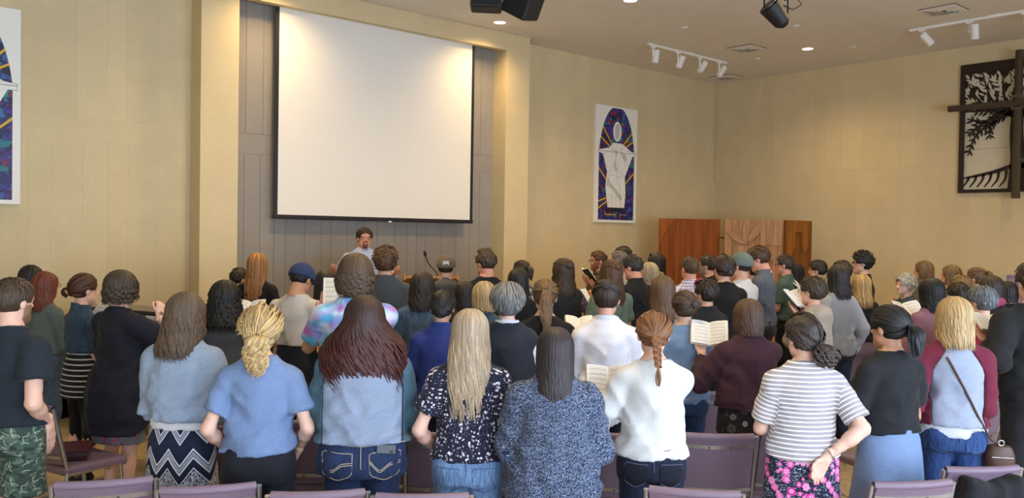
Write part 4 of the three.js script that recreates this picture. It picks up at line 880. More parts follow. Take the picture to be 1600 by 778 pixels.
function person(o) {
  const sd = personSeed += 7, sex = o.sex ?? 'f', b = o.b ?? 1, lod = o.lod ?? 2, male = sex === 'm';
  const CB = [0.0220, 0.0285, 0.034][lod], CC = [0.0122, 0.0180, 0.0240][lod], CL = [0.0160, 0.033, 0.038][lod], CH = o.fine ? 0.0075 : [0.0100, 0.0090, 0.0118][lod], CF = o.fine ? 0.0052 : [0.0072, 0.0088, 0.0100][lod];
  const root = thing('person', o.label, 'person', [o.x, o.y ?? 0, o.z], o.turn, 'people standing to sing');
  const k = o.h / 1.70; root.scale.setScalar(k);
  const bx = (r) => [r[0], r[1] * b, r[2] * (b * 0.9 + 0.1), r[3]];
  const torsoRows = TORSO[sex].map(bx), torso = profile(torsoRows);
  const sw = (male ? 0.178 : 0.158) * (0.65 + 0.35 * b), limb = 0.55 + 0.45 * b;
  // joints
  const arm = {};
  const grip = {};
  if (o.book?.pos) {                               // both wrists come up behind the book that is held
    const q = V(o.book.pos[0] - o.x, o.book.pos[1] - (o.y ?? 0), o.book.pos[2] - o.z).applyAxisAngle(V(0, 1, 0), -o.turn).divideScalar(k), hw = 0.075 * (o.book.s ?? 1), ti = o.book.tilt ?? 0.75, c = Math.cos(ti), e = Math.sin(ti), bk = 0.085 + 0.075 * (o.book.s ?? 1);
    grip.d = [-0.12, e, c]; grip.n = [0, c, -e];
    for (const s of [1, -1]) grip[s] = [s * (q.x + s * hw), q.y - bk * e - 0.040 * c, q.z - bk * c + 0.040 * e];
  }
  for (const s of [1, -1]) {
    const a = { ...ARMS[(s > 0 ? o.left : o.right) ?? o.arms ?? 'book'] }, mir = (v) => [v[0] * s, v[1], v[2]];
    if ((s > 0 ? o.lw : o.rw)) a.w = s > 0 ? o.lw : o.rw;
    else if (grip[s] && !(s > 0 ? o.left : o.right)) { a.w = [grip[s][0] / (0.5 + 0.5 * b), grip[s][1], grip[s][2] / (0.6 + 0.4 * b)]; a.d = grip.d; a.n = grip.n; a.q = 'flat'; }
    const S = [sw * s, 1.338, -0.016], W0 = mir([a.w[0] * (0.5 + 0.5 * b), a.w[1], a.w[2] * (0.6 + 0.4 * b)]), l1 = 0.285, l2 = 0.25;
    let dv = sub(W0, S), D = Math.min(len(dv), (l1 + l2) * 0.985); dv = unit(dv);
    const W = add(S, dv, D), q = (l1 * l1 - l2 * l2 + D * D) / (2 * D), ht = Math.sqrt(Math.max(0, l1 * l1 - q * q));
    let p = mir(a.p); p = unit(sub(p, dv.map((c) => c * dot(p, dv))));
    arm[s] = { S, E: add(add(S, dv, q), p, ht), W, d: mir(a.d), n: mir(a.n), q: a.q };
  }
  const legX = (male ? 0.085 : 0.088) * (0.6 + 0.4 * b), st = o.stance ?? 1;
  const legs = [1, -1].map((s) => ({ s, hip: [legX * s, 0.88, -0.012], knee: [legX * s * st, 0.48, 0.008], ank: [legX * s * st * 1.02, 0.085, -0.022] }));
  // ---- body: one continuous skin
  const bones = [];
  for (const g of legs) bones.push(cone(g.hip, g.knee, 0.082 * limb, 0.053 * limb), cone(g.knee, add(mixp(g.knee, g.ank, 0.35), [0, 0, -0.012]), 0.050 * limb, 0.052 * limb), cone(mixp(g.knee, g.ank, 0.35), g.ank, 0.050 * limb, 0.034), cone(add(g.ank, [0, -0.05, -0.01]), add(g.ank, [0.012 * g.s, -0.058, 0.13]), 0.030, 0.024));
  for (const s of [1, -1]) { const a = arm[s]; bones.push(cone(a.S, a.E, (male ? 0.050 : 0.043) * limb, (male ? 0.039 : 0.034) * limb), cone(a.E, mixp(a.E, a.W, 0.35), 0.036 * limb, 0.037 * limb), cone(mixp(a.E, a.W, 0.3), a.W, 0.037 * limb, 0.0245)); }
  bones.push(cone([-sw * 0.85, 1.346, -0.018], [sw * 0.85, 1.346, -0.018], 0.044, 0.044), cone([0, 1.40, -0.022], [0, 1.52, -0.008], male ? 0.060 : 0.050, male ? 0.058 : 0.047));
  const trap = [cone([0, 1.435, -0.028], [sw * 0.78, 1.358, -0.022], 0.046, 0.038), cone([0, 1.435, -0.028], [-sw * 0.78, 1.358, -0.022], 0.046, 0.038)];
  const nB = bones.length;
  const bodyF = (x, y, z) => {
    let d = Math.max(torso(x, y, z), 0.85 - y, y - 1.46);
    for (let i = 0; i < nB; i++) d = smin(d, bones[i](x, y, z), i < 8 ? 0.02 : 0.026);
    return smin(smin(d, trap[0](x, y, z), 0.03), trap[1](x, y, z), 0.03);
  };
  let xm = 0.30 * b, zf = 0.16 * b, zb = -0.2 * b;
  for (const s of [1, -1]) for (const p of [arm[s].E, arm[s].W]) { xm = Math.max(xm, Math.abs(p[0]) + 0.09); zf = Math.max(zf, p[2] + 0.09); zb = Math.min(zb, p[2] - 0.09); }
  const lo = [-xm, -0.01, zb], hi = [xm, 1.56, zf];
  const skin = new THREE.Color(SKINS[o.skin ?? 'light']), lip = skin.clone().multiply(new THREE.Color(0.88, 0.62, 0.62)), hairC = new THREE.Color(o.hair?.c ?? '#3a2a20'), white = new THREE.Color('#e8e4e0'), iris = new THREE.Color('#2c241f'), cheek = skin.clone().multiply(new THREE.Color(1, 0.90, 0.88));
  const beard = o.beard ? new THREE.Color(o.beard) : null;
  const faceColor = (x, y, z) => {
    const ax = Math.abs(x);
    if (z > 0.055) {
      const e = Math.hypot((ax - 0.031) / 0.0125, (y - 0.007) / 0.0055);
      if (e < 1) return Math.hypot(ax - 0.031, y - 0.007) < 0.006 ? iris : white;
      if (y > 0.022 && y < 0.031 && ax > 0.013 && ax < 0.050) return hairC;
      if (ax < 0.023 && Math.abs(y + 0.054) < 0.0095 && z > 0.074) return lip;
    }
    if (beard && o.goatee ? ax < 0.03 && z > 0.06 && y < -0.034 && (ax > 0.020 || y < -0.066 || y > -0.042) : beard && z > 0.0 && y < -0.030 - (ax > 0.045 ? -0.02 : 0.004) && y > -0.125 && !(z > 0.07 && ax < 0.03 && y > -0.036)) return beard;
    if (ax > 0.03 && ax < 0.055 && y < 0 && y > -0.04 && z > 0.05) return cheek;
    return skin;
  };
  const [tn = 0, nod = 0, tilt = 0] = o.hd ?? [];
  const HM = new THREE.Matrix4().makeTranslation(0, 1.49, -0.008).multiply(new THREE.Matrix4().makeRotationFromEuler(new THREE.Euler(nod, tn, tilt, 'YXZ'))).multiply(new THREE.Matrix4().makeTranslation(0, 0.088, 0.016));
  const hm = headMesh(sex, CH);
  const headG = toGeo(hm, { color: faceColor }).applyMatrix4(HM);
  const bodyParts = [toGeo(net(bodyF, lo, hi, CB), { color: () => skin }), headG];
  for (const s of [1, -1]) {
    const a = arm[s], y = unit(a.d), z0 = a.n, z = unit(sub(z0, y.map((c) => c * dot(z0, y)))), x = cross(y, z);
    const m4 = new THREE.Matrix4().makeBasis(V(...x), V(...y), V(...z)).setPosition(...a.W), sc = male ? 1.06 : 0.95;
    m4.scale(V(sc, sc, sc));
    bodyParts.push(toGeo(moved(handMesh(a.q, CF), m4, s < 0), { color: () => skin }));
  }
  mesh('body', mergeGeometries(bodyParts), SKINM, root);
  // ---- clothes
  const ctx = { root, arm, HM, torso, sdf: {}, b, sw };
  const foldF = (A, sdd) => (x, y, z, wy) => {
    const n1 = noise(x * 5 + sdd, y * 6 - Math.abs(x) * 6 + sdd * 0.3, z * 5), n2 = noise(x * 11 - sdd, y * 13 + x * 9, z * 11), n3 = noise(x * 3 + sdd, y * 20 + x * 4, z * 3);
    return A * ((1.2 - 3.4 * Math.abs(n1)) * wy + 0.8 * n2 * (0.35 + wy) + 0.8 * (1 - 2.5 * Math.abs(n3)) * wy * wy * sstep(1.22, 1.0, y));
  };
  function topField(t) {
    const off = t.off ?? 0.014, loose = t.loose ?? 0.4, hem = t.hem ?? 0.92, sl = t.sl ?? 0.28, flare = t.flare ?? 0;
    const mx = Math.max(...torsoRows.filter((r) => r[0] > 0.8 && r[0] < 1.35).map((r) => r[1])), mz = Math.max(...torsoRows.filter((r) => r[0] > 0.8 && r[0] < 1.35).map((r) => r[2]));
    const rows = torsoRows.map(([y, rx, rz, zc]) => { const low = sstep(1.36, 1.18, y), f = flare * sstep(1.2, 0.7, y); return [y, lerp(rx, mx * 0.98, loose * low) + f, lerp(rz, mz * 1.0, loose * low * 0.9) + f * 0.8, zc - (loose * 0.008) * low]; });
    const low = [0.0, rows[0][1] + flare * 0.6, rows[0][2] + flare * 0.6, rows[0][3]];
    const pr = profile([low, ...rows], off), fold = foldF(t.A ?? 0.008, sd * 0.37 + (t.k?.length ?? 0));
    const sho = cone([-sw * 0.88, 1.345, -0.018], [sw * 0.88, 1.345, -0.018], 0.044 + off * 0.8, 0.044 + off * 0.8), tr = [cone([0, 1.428, -0.028], [sw * 0.82, 1.356, -0.022], 0.045 + off * 0.5, 0.040 + off * 0.7), cone([0, 1.428, -0.028], [-sw * 0.82, 1.356, -0.022], 0.045 + off * 0.5, 0.040 + off * 0.7)];
    const sleeves = [];
    if (sl > 0) for (const s of [1, -1]) {
      const a = arm[s], so = t.so ?? off + 0.003 + loose * 0.006, r = (male ? 0.050 : 0.043) * limb + so;
      const u = Math.min(1, sl / 0.53), e = mixp(a.S, a.E, u), du = unit(sub(a.E, a.S)), c1 = cone(a.S, sl < 0.53 ? add(e, du, 0.06) : e, r, lerp(r, 0.037 * limb + so, u) + (t.cuffFlare ?? 0.004));
      if (sl < 0.53) sleeves.push((x, y, z) => Math.max(c1(x, y, z), (x - e[0]) * du[0] + (y - e[1]) * du[1] + (z - e[2]) * du[2]));
      else { const w = mixp(a.E, a.W, Math.min(1, (sl - 0.53) / 0.44)), dw = unit(sub(a.W, a.E)), c2 = cone(a.E, add(w, dw, 0.05), 0.038 * limb + so, 0.026 + so * 0.85 + (t.cuff ?? 0)); sleeves.push((x, y, z) => smin(c1(x, y, z), Math.max(c2(x, y, z), (x - w[0]) * dw[0] + (y - w[1]) * dw[1] + (z - w[2]) * dw[2]), 0.02)); }
    }
    const nk = t.neck ?? 'crew', hole = nk === 'none' ? null : nk === 'scoop' ? ell([0, 1.455, 0.03], [0.10, 0.075, 0.11]) : nk === 'v' ? ell([0, 1.44, 0.07], [0.070, 0.10, 0.10]) : ell([0, 1.470, 0.012], [0.073, 0.058, 0.078]);
    const hood = ell([0, 1.395, -0.105], [0.115, 0.070, 0.052]);
    const f = (x, y, z, part) => {
      let d = pr(x, y, z);
      if (y > 1.38) d = Math.max(d, y - 1.455);
      if (t.ymax) d = Math.max(d, y - t.ymax);
      d = smin(d, sho(x, y, z), 0.03); d = smin(smin(d, tr[0](x, y, z), 0.025), tr[1](x, y, z), 0.025);
      let ds = 1;
      for (const s of sleeves) ds = Math.min(ds, s(x, y, z));
      if (part !== 'noSleeve') d = smin(d, ds, 0.012);
      if (Math.abs(d) < 0.035) d -= fold(x, y, z, sstep(1.42, 1.15, y) * 0.8 + 0.2);
      if (t.band && Math.abs(d) < 0.03) d += 0.006 * sstep(hem + 0.055, hem + 0.035, y);
      const hy = hem + (t.hemCurve ?? 0) * (Math.abs(x) * 4) + (t.hemBack ?? 0) * (z < 0 ? 1 : -1) * Math.min(1, Math.abs(z) * 9) + 0.006 * noise(x * 14, sd, z * 14);
      d = Math.max(d, hy - y);
      if (hole) d = Math.max(d, -hole(x, y, z));
      if (nk === 'collar' || nk === 'hood') { const q = Math.hypot(x / 0.074, (z + 0.016) / 0.068), yy = y - 1.447 + z * 0.18; d = Math.min(d, Math.max(Math.abs(q - 1) * 0.07 - 0.0085, Math.abs(yy) - 0.026)); }
      if (nk === 'hood') d = smin(d, hood(x, y, z), 0.03);
      if (nk === 'turtle') { const q = Math.hypot(x / 0.064, (z + 0.012) / 0.060); d = Math.min(d, Math.max(Math.abs(q - 1) * 0.06 - 0.010, Math.abs(y - 1.460) - 0.034)); }
      return d;
    };
    return f;
  }
  const bnd = (low, wide = 0.10) => [[lo[0] - 0.06, low - 0.03, lo[2] - wide], [hi[0] + 0.06, 1.56, hi[2] + 0.06]];
  const dress = (name, f, low, mat, parent = root, cell = CC, wide, one) => { const [l, h2] = bnd(low, wide), n = net(f, l, h2, cell, 1.5); return mesh(name, toGeo(one ? largest(n) : n, { uvR: 0.155 * b, uvCz: -0.01, limb: sleeveUV }), cloth(mat), parent); };
  const sleeveUV = (x, y, z) => {                  // print runs round each sleeve and along the arm
    const s = x > 0 ? 1 : -1, a = arm[s], p = [x, y, z];
    for (const [A0, B0, v0] of [[a.S, a.E, 0], [a.E, a.W, 0.285]]) {
      const d = unit(sub(B0, A0)), q = sub(p, A0), t = dot(q, d), L = len(sub(B0, A0));
      if (t < (v0 ? 0 : 0.05) || t > L + 0.03) continue;
      const r = sub(q, d.map((c) => c * t)), rad = len(r);
      if (rad > (v0 ? 0.065 : 0.095) * limb || (v0 && z < -0.10) || (!v0 && Math.abs(x) < sw * 0.96)) continue;
      const u = unit(sub([0, 0, -1], d.map((c) => c * -d[2]))), w = cross(d, u);
      return [Math.atan2(dot(r, w), dot(r, u)) * 0.065 + s, 1.38 - v0 - t];
    }
    return null;
  };
  const tops = Array.isArray(o.top) ? o.top : [o.top];
  tops.forEach((t, i) => {
    const f = topField(t);
    ctx.sdf['top' + i] = f;
    if (t.arms) {                                    // raglan: the sleeves are a part with another colour
      const rag = (x, y) => Math.abs(x) - (t.setIn ? lerp(0.150, 0.172, sstep(1.42, 1.22, y)) * b * 0.92 : lerp(0.062, 0.145 * (0.6 + 0.4 * b), sstep(1.445, 1.25, y)));
      const body = dress(t.k, (x, y, z) => { const d = f(x, y, z); return Math.max(d, rag(x, y)); }, (t.hem ?? 0.9) - 0.05, t.m);
      for (const s of [1, -1]) dress('sleeve', (x, y, z) => Math.max(f(x, y, z) - 0.001, -rag(x, y), -x * s), 0.8, t.arms, body);
      return;
    }
    dress(t.k, f, (t.hem ?? 0.9) - 0.08, t.m, root, CC, 0.10, !!t.ymax);
  });
  const bt = o.bottom ?? { k: 'jeans', m: '#2b3a58:denim' };
  {
    const off = bt.off ?? 0.013, waist = bt.waist ?? 1.07, hem = bt.hem ?? (/skirt/.test(bt.k) ? 0.45 : 0.06), fold = foldF(bt.A ?? 0.006, sd * 0.71);
    const pr = profile([[0, torsoRows[0][1], torsoRows[0][2], -0.01], ...torsoRows], off);
    let f;
    if (/skirt/.test(bt.k)) {
      const top0 = profile(torsoRows, off).at(0.88), fl = bt.flare ?? 0.06, n = bt.pleats ?? 9;
      f = (x, y, z) => {
        let rx, rz, zc;
        if (y > 0.88) [rx, rz, zc] = pr.at(y); else { const t = (0.88 - y) / 0.8; rx = top0[0] + fl * t; rz = top0[1] + fl * t * 1.05 + 0.01 * t; zc = top0[2]; }
        const a = Math.atan2(x, z - zc), q = Math.hypot(x / rx, (z - zc) / rz);
        let d = (q - 1) * Math.min(rx, rz);
        if (Math.abs(d) < 0.05) d -= (bt.pleatA ?? 0.010) * sstep(0.95, 0.5, y) * Math.sin(a * n + 3 * noise(x * 3, y * 1.5, z * 3)) + fold(x, y, z, 0.4) * 0.6;
        return Math.max(d, y - waist, hem - y + (bt.slant ?? 0) * x);
      };
    } else {
      const L = legs.map((g) => [cone(g.hip, g.knee, 0.084 * limb + off, 0.056 * limb + off + (bt.wide ?? 0)), cone(g.knee, g.ank, 0.056 * limb + off + (bt.wide ?? 0), 0.040 + off + (bt.wide ?? 0) * 1.2)]);
      const bum = [ell([0.072 * b, 0.875, -0.070 * b], [0.085 * limb + off, 0.09, 0.062 * limb + off]), ell([-0.072 * b, 0.875, -0.070 * b], [0.085 * limb + off, 0.09, 0.062 * limb + off])];
      f = (x, y, z) => {
        let d = Math.max(pr(x, y, z), 0.80 - y, y - waist);
        for (const [u, w] of L) { d = smin(d, u(x, y, z), 0.02); d = smin(d, w(x, y, z), 0.02); }
        for (const e of bum) d = smin(d, e(x, y, z), 0.025);
        if (Math.abs(d) < 0.03) d -= fold(x, y, z, 0.35 + 0.5 * Math.max(sstep(0.12, 0.03, Math.abs(y - 0.48)), sstep(0.25, 0.08, y)));
        return Math.max(d, y - waist, hem - y);
      };
    }
    ctx.sdf.bottom = f;
    const [l, h2] = [[-0.36 * b, hem - 0.03, -0.34 * b], [0.36 * b, waist + 0.03, 0.34 * b]];
    mesh(bt.k, toGeo(net(f, l, h2, CL, 1.5), { uvR: 0.17 * b, uvCz: -0.01 }), cloth(bt.m), root);
  }
  if (o.under) {    // a layer that shows below: leggings under a skirt
    const off = 0.005, L = legs.map((g) => [cone(g.hip, g.knee, 0.082 * limb + off, 0.053 * limb + off), cone(g.knee, g.ank, 0.054 * limb + off, 0.036 + off)]);
    mesh('leggings', toGeo(net((x, y, z) => { let d = 1; for (const [u, w] of L) d = Math.min(d, smin(u(x, y, z), w(x, y, z), 0.02)); return Math.max(d, 0.06 - y); }, [-0.3, 0.03, -0.2], [0.3, 1.0, 0.2], CL), { uvR: 0.16 }), cloth(o.under), root);
  }
  for (const g of legs) {
    const c = cone(add(g.ank, [0, -0.045, -0.028]), add(g.ank, [0.012 * g.s, -0.052, 0.135]), 0.043, 0.040), f = (x, y, z) => Math.max(c(x, y, z), 0.002 - y, y - 0.085);
    mesh('shoe', toGeo(net(f, [g.ank[0] - 0.09, -0.01, -0.14], [g.ank[0] + 0.09, 0.11, 0.18], 0.026), {}), SHOE[o.shoes ?? 'dark'], root);
  }
  // ---- hair and what is worn on the head
  if (o.hair) mesh('hair', hairGeo(o.hair, lod, sd + 3).applyMatrix4(HM), hairMat(o.hair.c), root);
  const worn = (name, geo, mat, parent = root) => mesh(name, Array.isArray(geo) ? mergeGeometries(geo.map((q) => q.index ? q.toNonIndexed() : q)).applyMatrix4(HM) : geo.applyMatrix4(HM), mat, parent);
  if (o.glasses) {
    const r = 0.021, gl = [];
    for (const s of [-1, 1]) gl.push(new THREE.TorusGeometry(r, 0.0022, 6, 18).scale(1.1, 0.85, 1).translate(s * 0.031, 0.006, 0.098), bar([s * 0.052, 0.010, 0.096], [s * 0.082, 0.008, -0.005], 0.002, 5));
    gl.push(bar([-0.009, 0.010, 0.099], [0.009, 0.010, 0.099], 0.002, 5));
    worn('glasses', gl, M.black);
  }
  if (o.sunglasses) worn('sunglasses', [new THREE.SphereGeometry(0.022, 10, 8).scale(1, 0.6, 0.5).translate(-0.03, 0.118, 0.06), new THREE.SphereGeometry(0.022, 10, 8).scale(1, 0.6, 0.5).translate(0.03, 0.118, 0.06), bar([-0.05, 0.11, 0.06], [-0.09, 0.06, -0.02], 0.003, 5), bar([0.05, 0.11, 0.06], [0.09, 0.06, -0.02], 0.003, 5)], M.blackGloss);
  if (o.cap) {
    const { c, back, label } = o.cap, v = 0.020, m = cloth(c);
    const crown = ell(SC, [SRr[0] + v, SRr[1] + v + 0.006, SRr[2] + v]), fc = (x, y, z) => Math.max(crown(x, y, z), 0.018 + z * 0.10 * (back ? -1 : 1) - y);
    const cap = mesh('cap', toGeo(net(fc, [-0.13, -0.02, -0.15], [0.13, 0.16, 0.14], 0.0075), { uvR: 0.1 }).applyMatrix4(HM), m, root);
    if (!o.cap.noBrim) { const s = back ? -1 : 1, br = new THREE.SphereGeometry(0.085, 20, 10, 0, Math.PI).scale(1, 0.12, 1.1).translate(0, 0.030, 0.070); if (s < 0) br.rotateY(Math.PI).translate(0, -0.005, -0.012); worn('brim', br.toNonIndexed(), m, cap); }
    worn('button', new THREE.SphereGeometry(0.008, 8, 6).translate(0, SC[1] + SRr[1] + v + 0.006, SC[2]).toNonIndexed(), m, cap);
    if (label) {
      const t = canvasTex(128, 96, (g) => { g.fillStyle = '#e4e0d6'; g.fillRect(0, 0, 128, 96); g.strokeStyle = '#6a655c'; g.lineWidth = 5; g.strokeRect(6, 6, 116, 84); g.fillStyle = '#55504a'; for (let r = 0; r < 3; r++) for (let q = 0; q < 4; q++) g.fillRect(22 + q * 23, 20 + r * 22, r === 1 ? 12 : 17, 10); });
      const pg = new THREE.CylinderGeometry(0.128, 0.128, 0.048, 10, 1, true, Math.PI - 0.25, 0.5).translate(0, 0.058, -0.006);
      worn('cap_patch', pg.toNonIndexed(), std({ map: t, roughness: 0.8 }), cap);
    }
  }
  if (o.scarf) {
    const f = (x, y, z) => { const a = Math.atan2(x, z), q = Math.hypot(x / 0.088, (z + 0.012) / 0.085), yy = y - 1.435 + z * 0.25; return Math.hypot((q - 1) * 0.085, yy * 0.75) - 0.034 - 0.006 * Math.sin(a * 4 + y * 60) - 0.004 * noise(x * 20, y * 20, z * 20); };
    mesh('scarf', toGeo(net(f, [-0.17, 1.36, -0.17], [0.17, 1.55, 0.17], 0.0115, 1.5), { uvR: 0.1 }), cloth(o.scarf), root);
  }
  o.extra?.(ctx);
  // ---- a song book in the hands is a thing of its own
  if (o.book) {
    const bk = o.book, p = bk.pos ? V(...bk.pos) : V(...(bk.at ?? [0, 1.19, 0.37])).multiplyScalar(k).applyAxisAngle(V(0, 1, 0), o.turn).add(V(o.x, o.y ?? 0, o.z));
    songbook(bk, p, o.turn + (bk.yaw ?? 0));
  }
  return root;
}
// points and strips laid on a garment, seen from behind
function onBack(sdf, x, y) { let z = -0.45; for (let i = 0; i < 60; i++) { const d = sdf(x, y, z); if (d < 0.0005) break; z += Math.max(0.0008, d * 0.7); if (z > 0) return -0.12; } return z; }
function stitch(sdf, pts, r = 0.0022) { return tube(pts.map(([x, y]) => V(x, y, onBack(sdf, x, y) - 0.0055)), r, 5, pts.length * 4); }
function patchGeo(sdf, x0, x1, y0, y1, lift = 0.004, n = 8) {
  const g = new THREE.PlaneGeometry(1, 1, n, n), p = g.attributes.position;
  for (let i = 0; i < p.count; i++) { const x = lerp(x1, x0, p.getX(i) + 0.5), y = lerp(y0, y1, p.getY(i) + 0.5); p.setXYZ(i, x, y, onBack(sdf, x, y) - lift); g.attributes.uv.setXY(i, x, y); }
  g.computeVertexNormals(); return g;
}
function jeansDetail({ root, sdf, b }, spec) {
  const f = sdf.bottom, jeans = root.children.find((c) => c.name === 'jeans'), pk = [];
  for (const s of [-1, 1]) {
    const cx = s * 0.094 * b, w = 0.060 * b, y1 = spec.y ?? 0.955, y0 = y1 - 0.135;
    mesh('back_pocket', patchGeo(f, cx - w, cx + w, y0 + 0.012, y1), cloth(spec.m), jeans);
    pk.push(stitch(f, [[cx - w, y1], [cx - w * 0.94, y0 + 0.03], [cx, y0], [cx + w * 0.94, y0 + 0.03], [cx + w, y1], [cx, y1 + 0.002], [cx - w, y1]]));
    if (spec.fancy) for (const q of [0, 0.010]) pk.push(stitch(f, [[cx - w, y1 - 0.045 - q], [cx - w * 0.3, y1 - 0.05 - q], [cx + w * 0.35, y1 - 0.085 - q], [cx + w, y1 - 0.035 - q]]));
  }
  pk.push(stitch(f, [[0, 1.0], [0.001, 0.93], [0.0, 0.86]]), stitch(f, [[-0.17 * b, 0.985], [-0.08, 0.975], [0, 0.97], [0.08, 0.975], [0.17 * b, 0.985]]));
  mesh('stitching', pk, spec.thread ?? THREAD, jeans);
}
// ---------------------------------------------------------------- open song books and sheets
const pageTex = canvasTex(256, 340, (g) => {
  g.fillStyle = '#efece6'; g.fillRect(0, 0, 256, 340); g.strokeStyle = '#8b8884'; g.fillStyle = '#6f6c69'; seed(3);
  for (let s = 0; s < 6; s++) { const y = 26 + s * 52; g.lineWidth = 1; for (let k = 0; k < 5; k++) { g.beginPath(); g.moveTo(18, y + k * 5); g.lineTo(238, y + k * 5); g.stroke(); } for (let k = 0; k < 16; k++) { g.beginPath(); g.ellipse(28 + k * 13, y + rr(0, 20), 3.4, 2.6, 0, 0, 6.3); g.fill(); g.fillRect(30 + k * 13, y - 6 + rr(0, 6), 1.2, 15); } for (let k = 0; k < 9; k++) g.fillRect(22 + k * 24, y + 31, rr(10, 20), 4); }
});
const PAGE = std({ map: pageTex, roughness: 0.8 }), PAPER = std({ color: '#e9e5dc', roughness: 0.85 });
const COVERS = { black: std({ color: '#15161a', roughness: 0.5 }), green: std({ color: '#2c3a30', roughness: 0.6 }), tan: std({ color: '#b99a6a', roughness: 0.6 }), maroon: std({ color: '#4a1420', roughness: 0.5 }), cream: std({ color: '#d8cfbc', roughness: 0.7 }) };
function songbook(bk, p, turn) {
  const o = thing(bk.sheet ? 'music_sheet' : bk.binder ? 'ring_binder' : 'songbook', bk.label, bk.sheet ? 'sheet music' : bk.binder ? 'binder' : 'book', [p.x, p.y, p.z], turn, 'song books held open');
  const s = bk.s ?? 1, w = 0.125 * s, h = 0.185 * s, th = bk.sheet ? 0.003 : 0.010, fold = bk.fold ?? 0.28;
  o.rotation.set(-(bk.tilt ?? 0.75), turn, bk.roll ?? 0, 'YXZ');
  if (bk.sheet) {
    const g = new THREE.BoxGeometry(w * 1.35, 0.002, h * 1.25, 6, 1, 8), q = g.attributes.position;
    for (let i = 0; i < q.count; i++) q.setY(i, q.getY(i) + 0.25 * q.getX(i) ** 2 - 0.12 * q.getZ(i) ** 2);
    g.computeVertexNormals();
    mesh('sheet', g, PAPER, o);
    const pr = new THREE.PlaneGeometry(w * 1.33, h * 1.23, 6, 8).rotateX(-Math.PI / 2), a = pr.attributes.position;
    for (let i = 0; i < a.count; i++) a.setY(i, 0.0018 + 0.25 * a.getX(i) ** 2 - 0.12 * a.getZ(i) ** 2);
    pr.computeVertexNormals();
    mesh('printed_page', pr, PAGE, o);
    return o;
  }
  for (const q of [-1, 1]) {
    const c = mesh('cover', rbox(w + 0.006, 0.004, h + 0.010, 0.0015, q * (w / 2 + 0.002), -th / 2 - 0.003, 0), COVERS[bk.c ?? 'black'], o);
    const blk = new THREE.BoxGeometry(w, th, h, 8, 1, 1).translate(q * w / 2, 0, 0), a = blk.attributes.position;
    for (let i = 0; i < a.count; i++) if (a.getY(i) > 0) { const t = Math.abs(a.getX(i)) / w; a.setY(i, a.getY(i) + 0.010 * Math.sin(t * 3.1) * (1 - t * 0.5) - 0.004 * sstep(0.2, 0, t)); }
    blk.computeVertexNormals();
    const pb = mesh('page_block', blk, PAPER, o);
    const pr = new THREE.PlaneGeometry(w * 0.98, h * 0.98, 8, 1).rotateX(-Math.PI / 2).translate(q * w / 2, th / 2 + 0.0012, 0), e = pr.attributes.position;
    for (let i = 0; i < e.count; i++) { const t = Math.abs(e.getX(i)) / w; e.setY(i, e.getY(i) + 0.010 * Math.sin(t * 3.1) * (1 - t * 0.5) - 0.004 * sstep(0.2, 0, t)); }
    pr.computeVertexNormals();
    const pp = mesh('printed_page', pr, PAGE, o);
    for (const m of [c, pb, pp]) m.rotation.z = q * fold;
  }
  mesh('spine', rbox(0.016, 0.005, h + 0.010, 0.002, 0, -th / 2 - 0.004, 0), COVERS[bk.c ?? 'black'], o);
  return o;
}
// ---------------------------------------------------------------- chairs
const VINYL = std({ color: '#806a7a', map: T.fabric, roughness: 0.42, bumpMap: T.weave, bumpScale: 0.0006 }), VINYLD = std({ color: '#5b4c60', map: T.fabric, roughness: 0.5 });
const bentPad = (w, h, t, r, bend) => { const g = new RoundedBoxGeometry(w, h, t, 3, r), p = g.attributes.position; for (let i = 0; i < p.count; i++) { const x = p.getX(i); p.setZ(i, p.getZ(i) + bend * (1 - (2 * x / w) ** 2) * -1); } g.computeVertexNormals(); return g; };
const padGeo = (() => { const g = new THREE.BoxGeometry(0.395, 0.37, 0.035, 12, 8, 2), p = g.attributes.position; for (let i = 0; i < p.count; i++) { const x = p.getX(i), y = p.getY(i); p.setZ(i, p.getZ(i) - 0.022 * (1 - (x / 0.2) ** 2) - (y > 0.15 ? 0.010 * sstep(0.15, 0.185, y) : 0)); } g.computeVertexNormals(); return mergeVertices(g.toNonIndexed()); })();
const rollGeo = tube([[-0.198, 0, 0], [-0.1, 0.004, -0.018], [0, 0.006, -0.024], [0.1, 0.004, -0.018], [0.198, 0, 0]], 0.021, 10, 20);
const stripGeo = (() => { const g = new THREE.BoxGeometry(0.40, 0.022, 0.006, 12, 1, 1), p = g.attributes.position; for (let i = 0; i < p.count; i++) { const x = p.getX(i); p.setZ(i, p.getZ(i) - 0.022 * (1 - (x / 0.2) ** 2)); } g.computeVertexNormals(); return g; })();
const seatGeo = (() => { const g = new RoundedBoxGeometry(0.45, 0.065, 0.45, 3, 0.028), p = g.attributes.position; for (let i = 0; i < p.count; i++) { const x = p.getX(i), z = p.getZ(i); if (p.getY(i) > 0) p.setY(i, p.getY(i) + 0.012 * (1 - (x / 0.225) ** 2) * (1 - (z / 0.225) ** 2)); if (z > 0.15) p.setY(i, p.getY(i) - 0.02 * sstep(0.15, 0.225, z)); } g.computeVertexNormals(); return g; })();
const upGeo = mergeGeometries([bar([0, 0, 0], [0, 0.46, 0.02], 0.0125, 8), bar([0, 0.46, 0.02], [0, 0.86, -0.075], 0.0125, 8)].map((g) => g.toNonIndexed()));
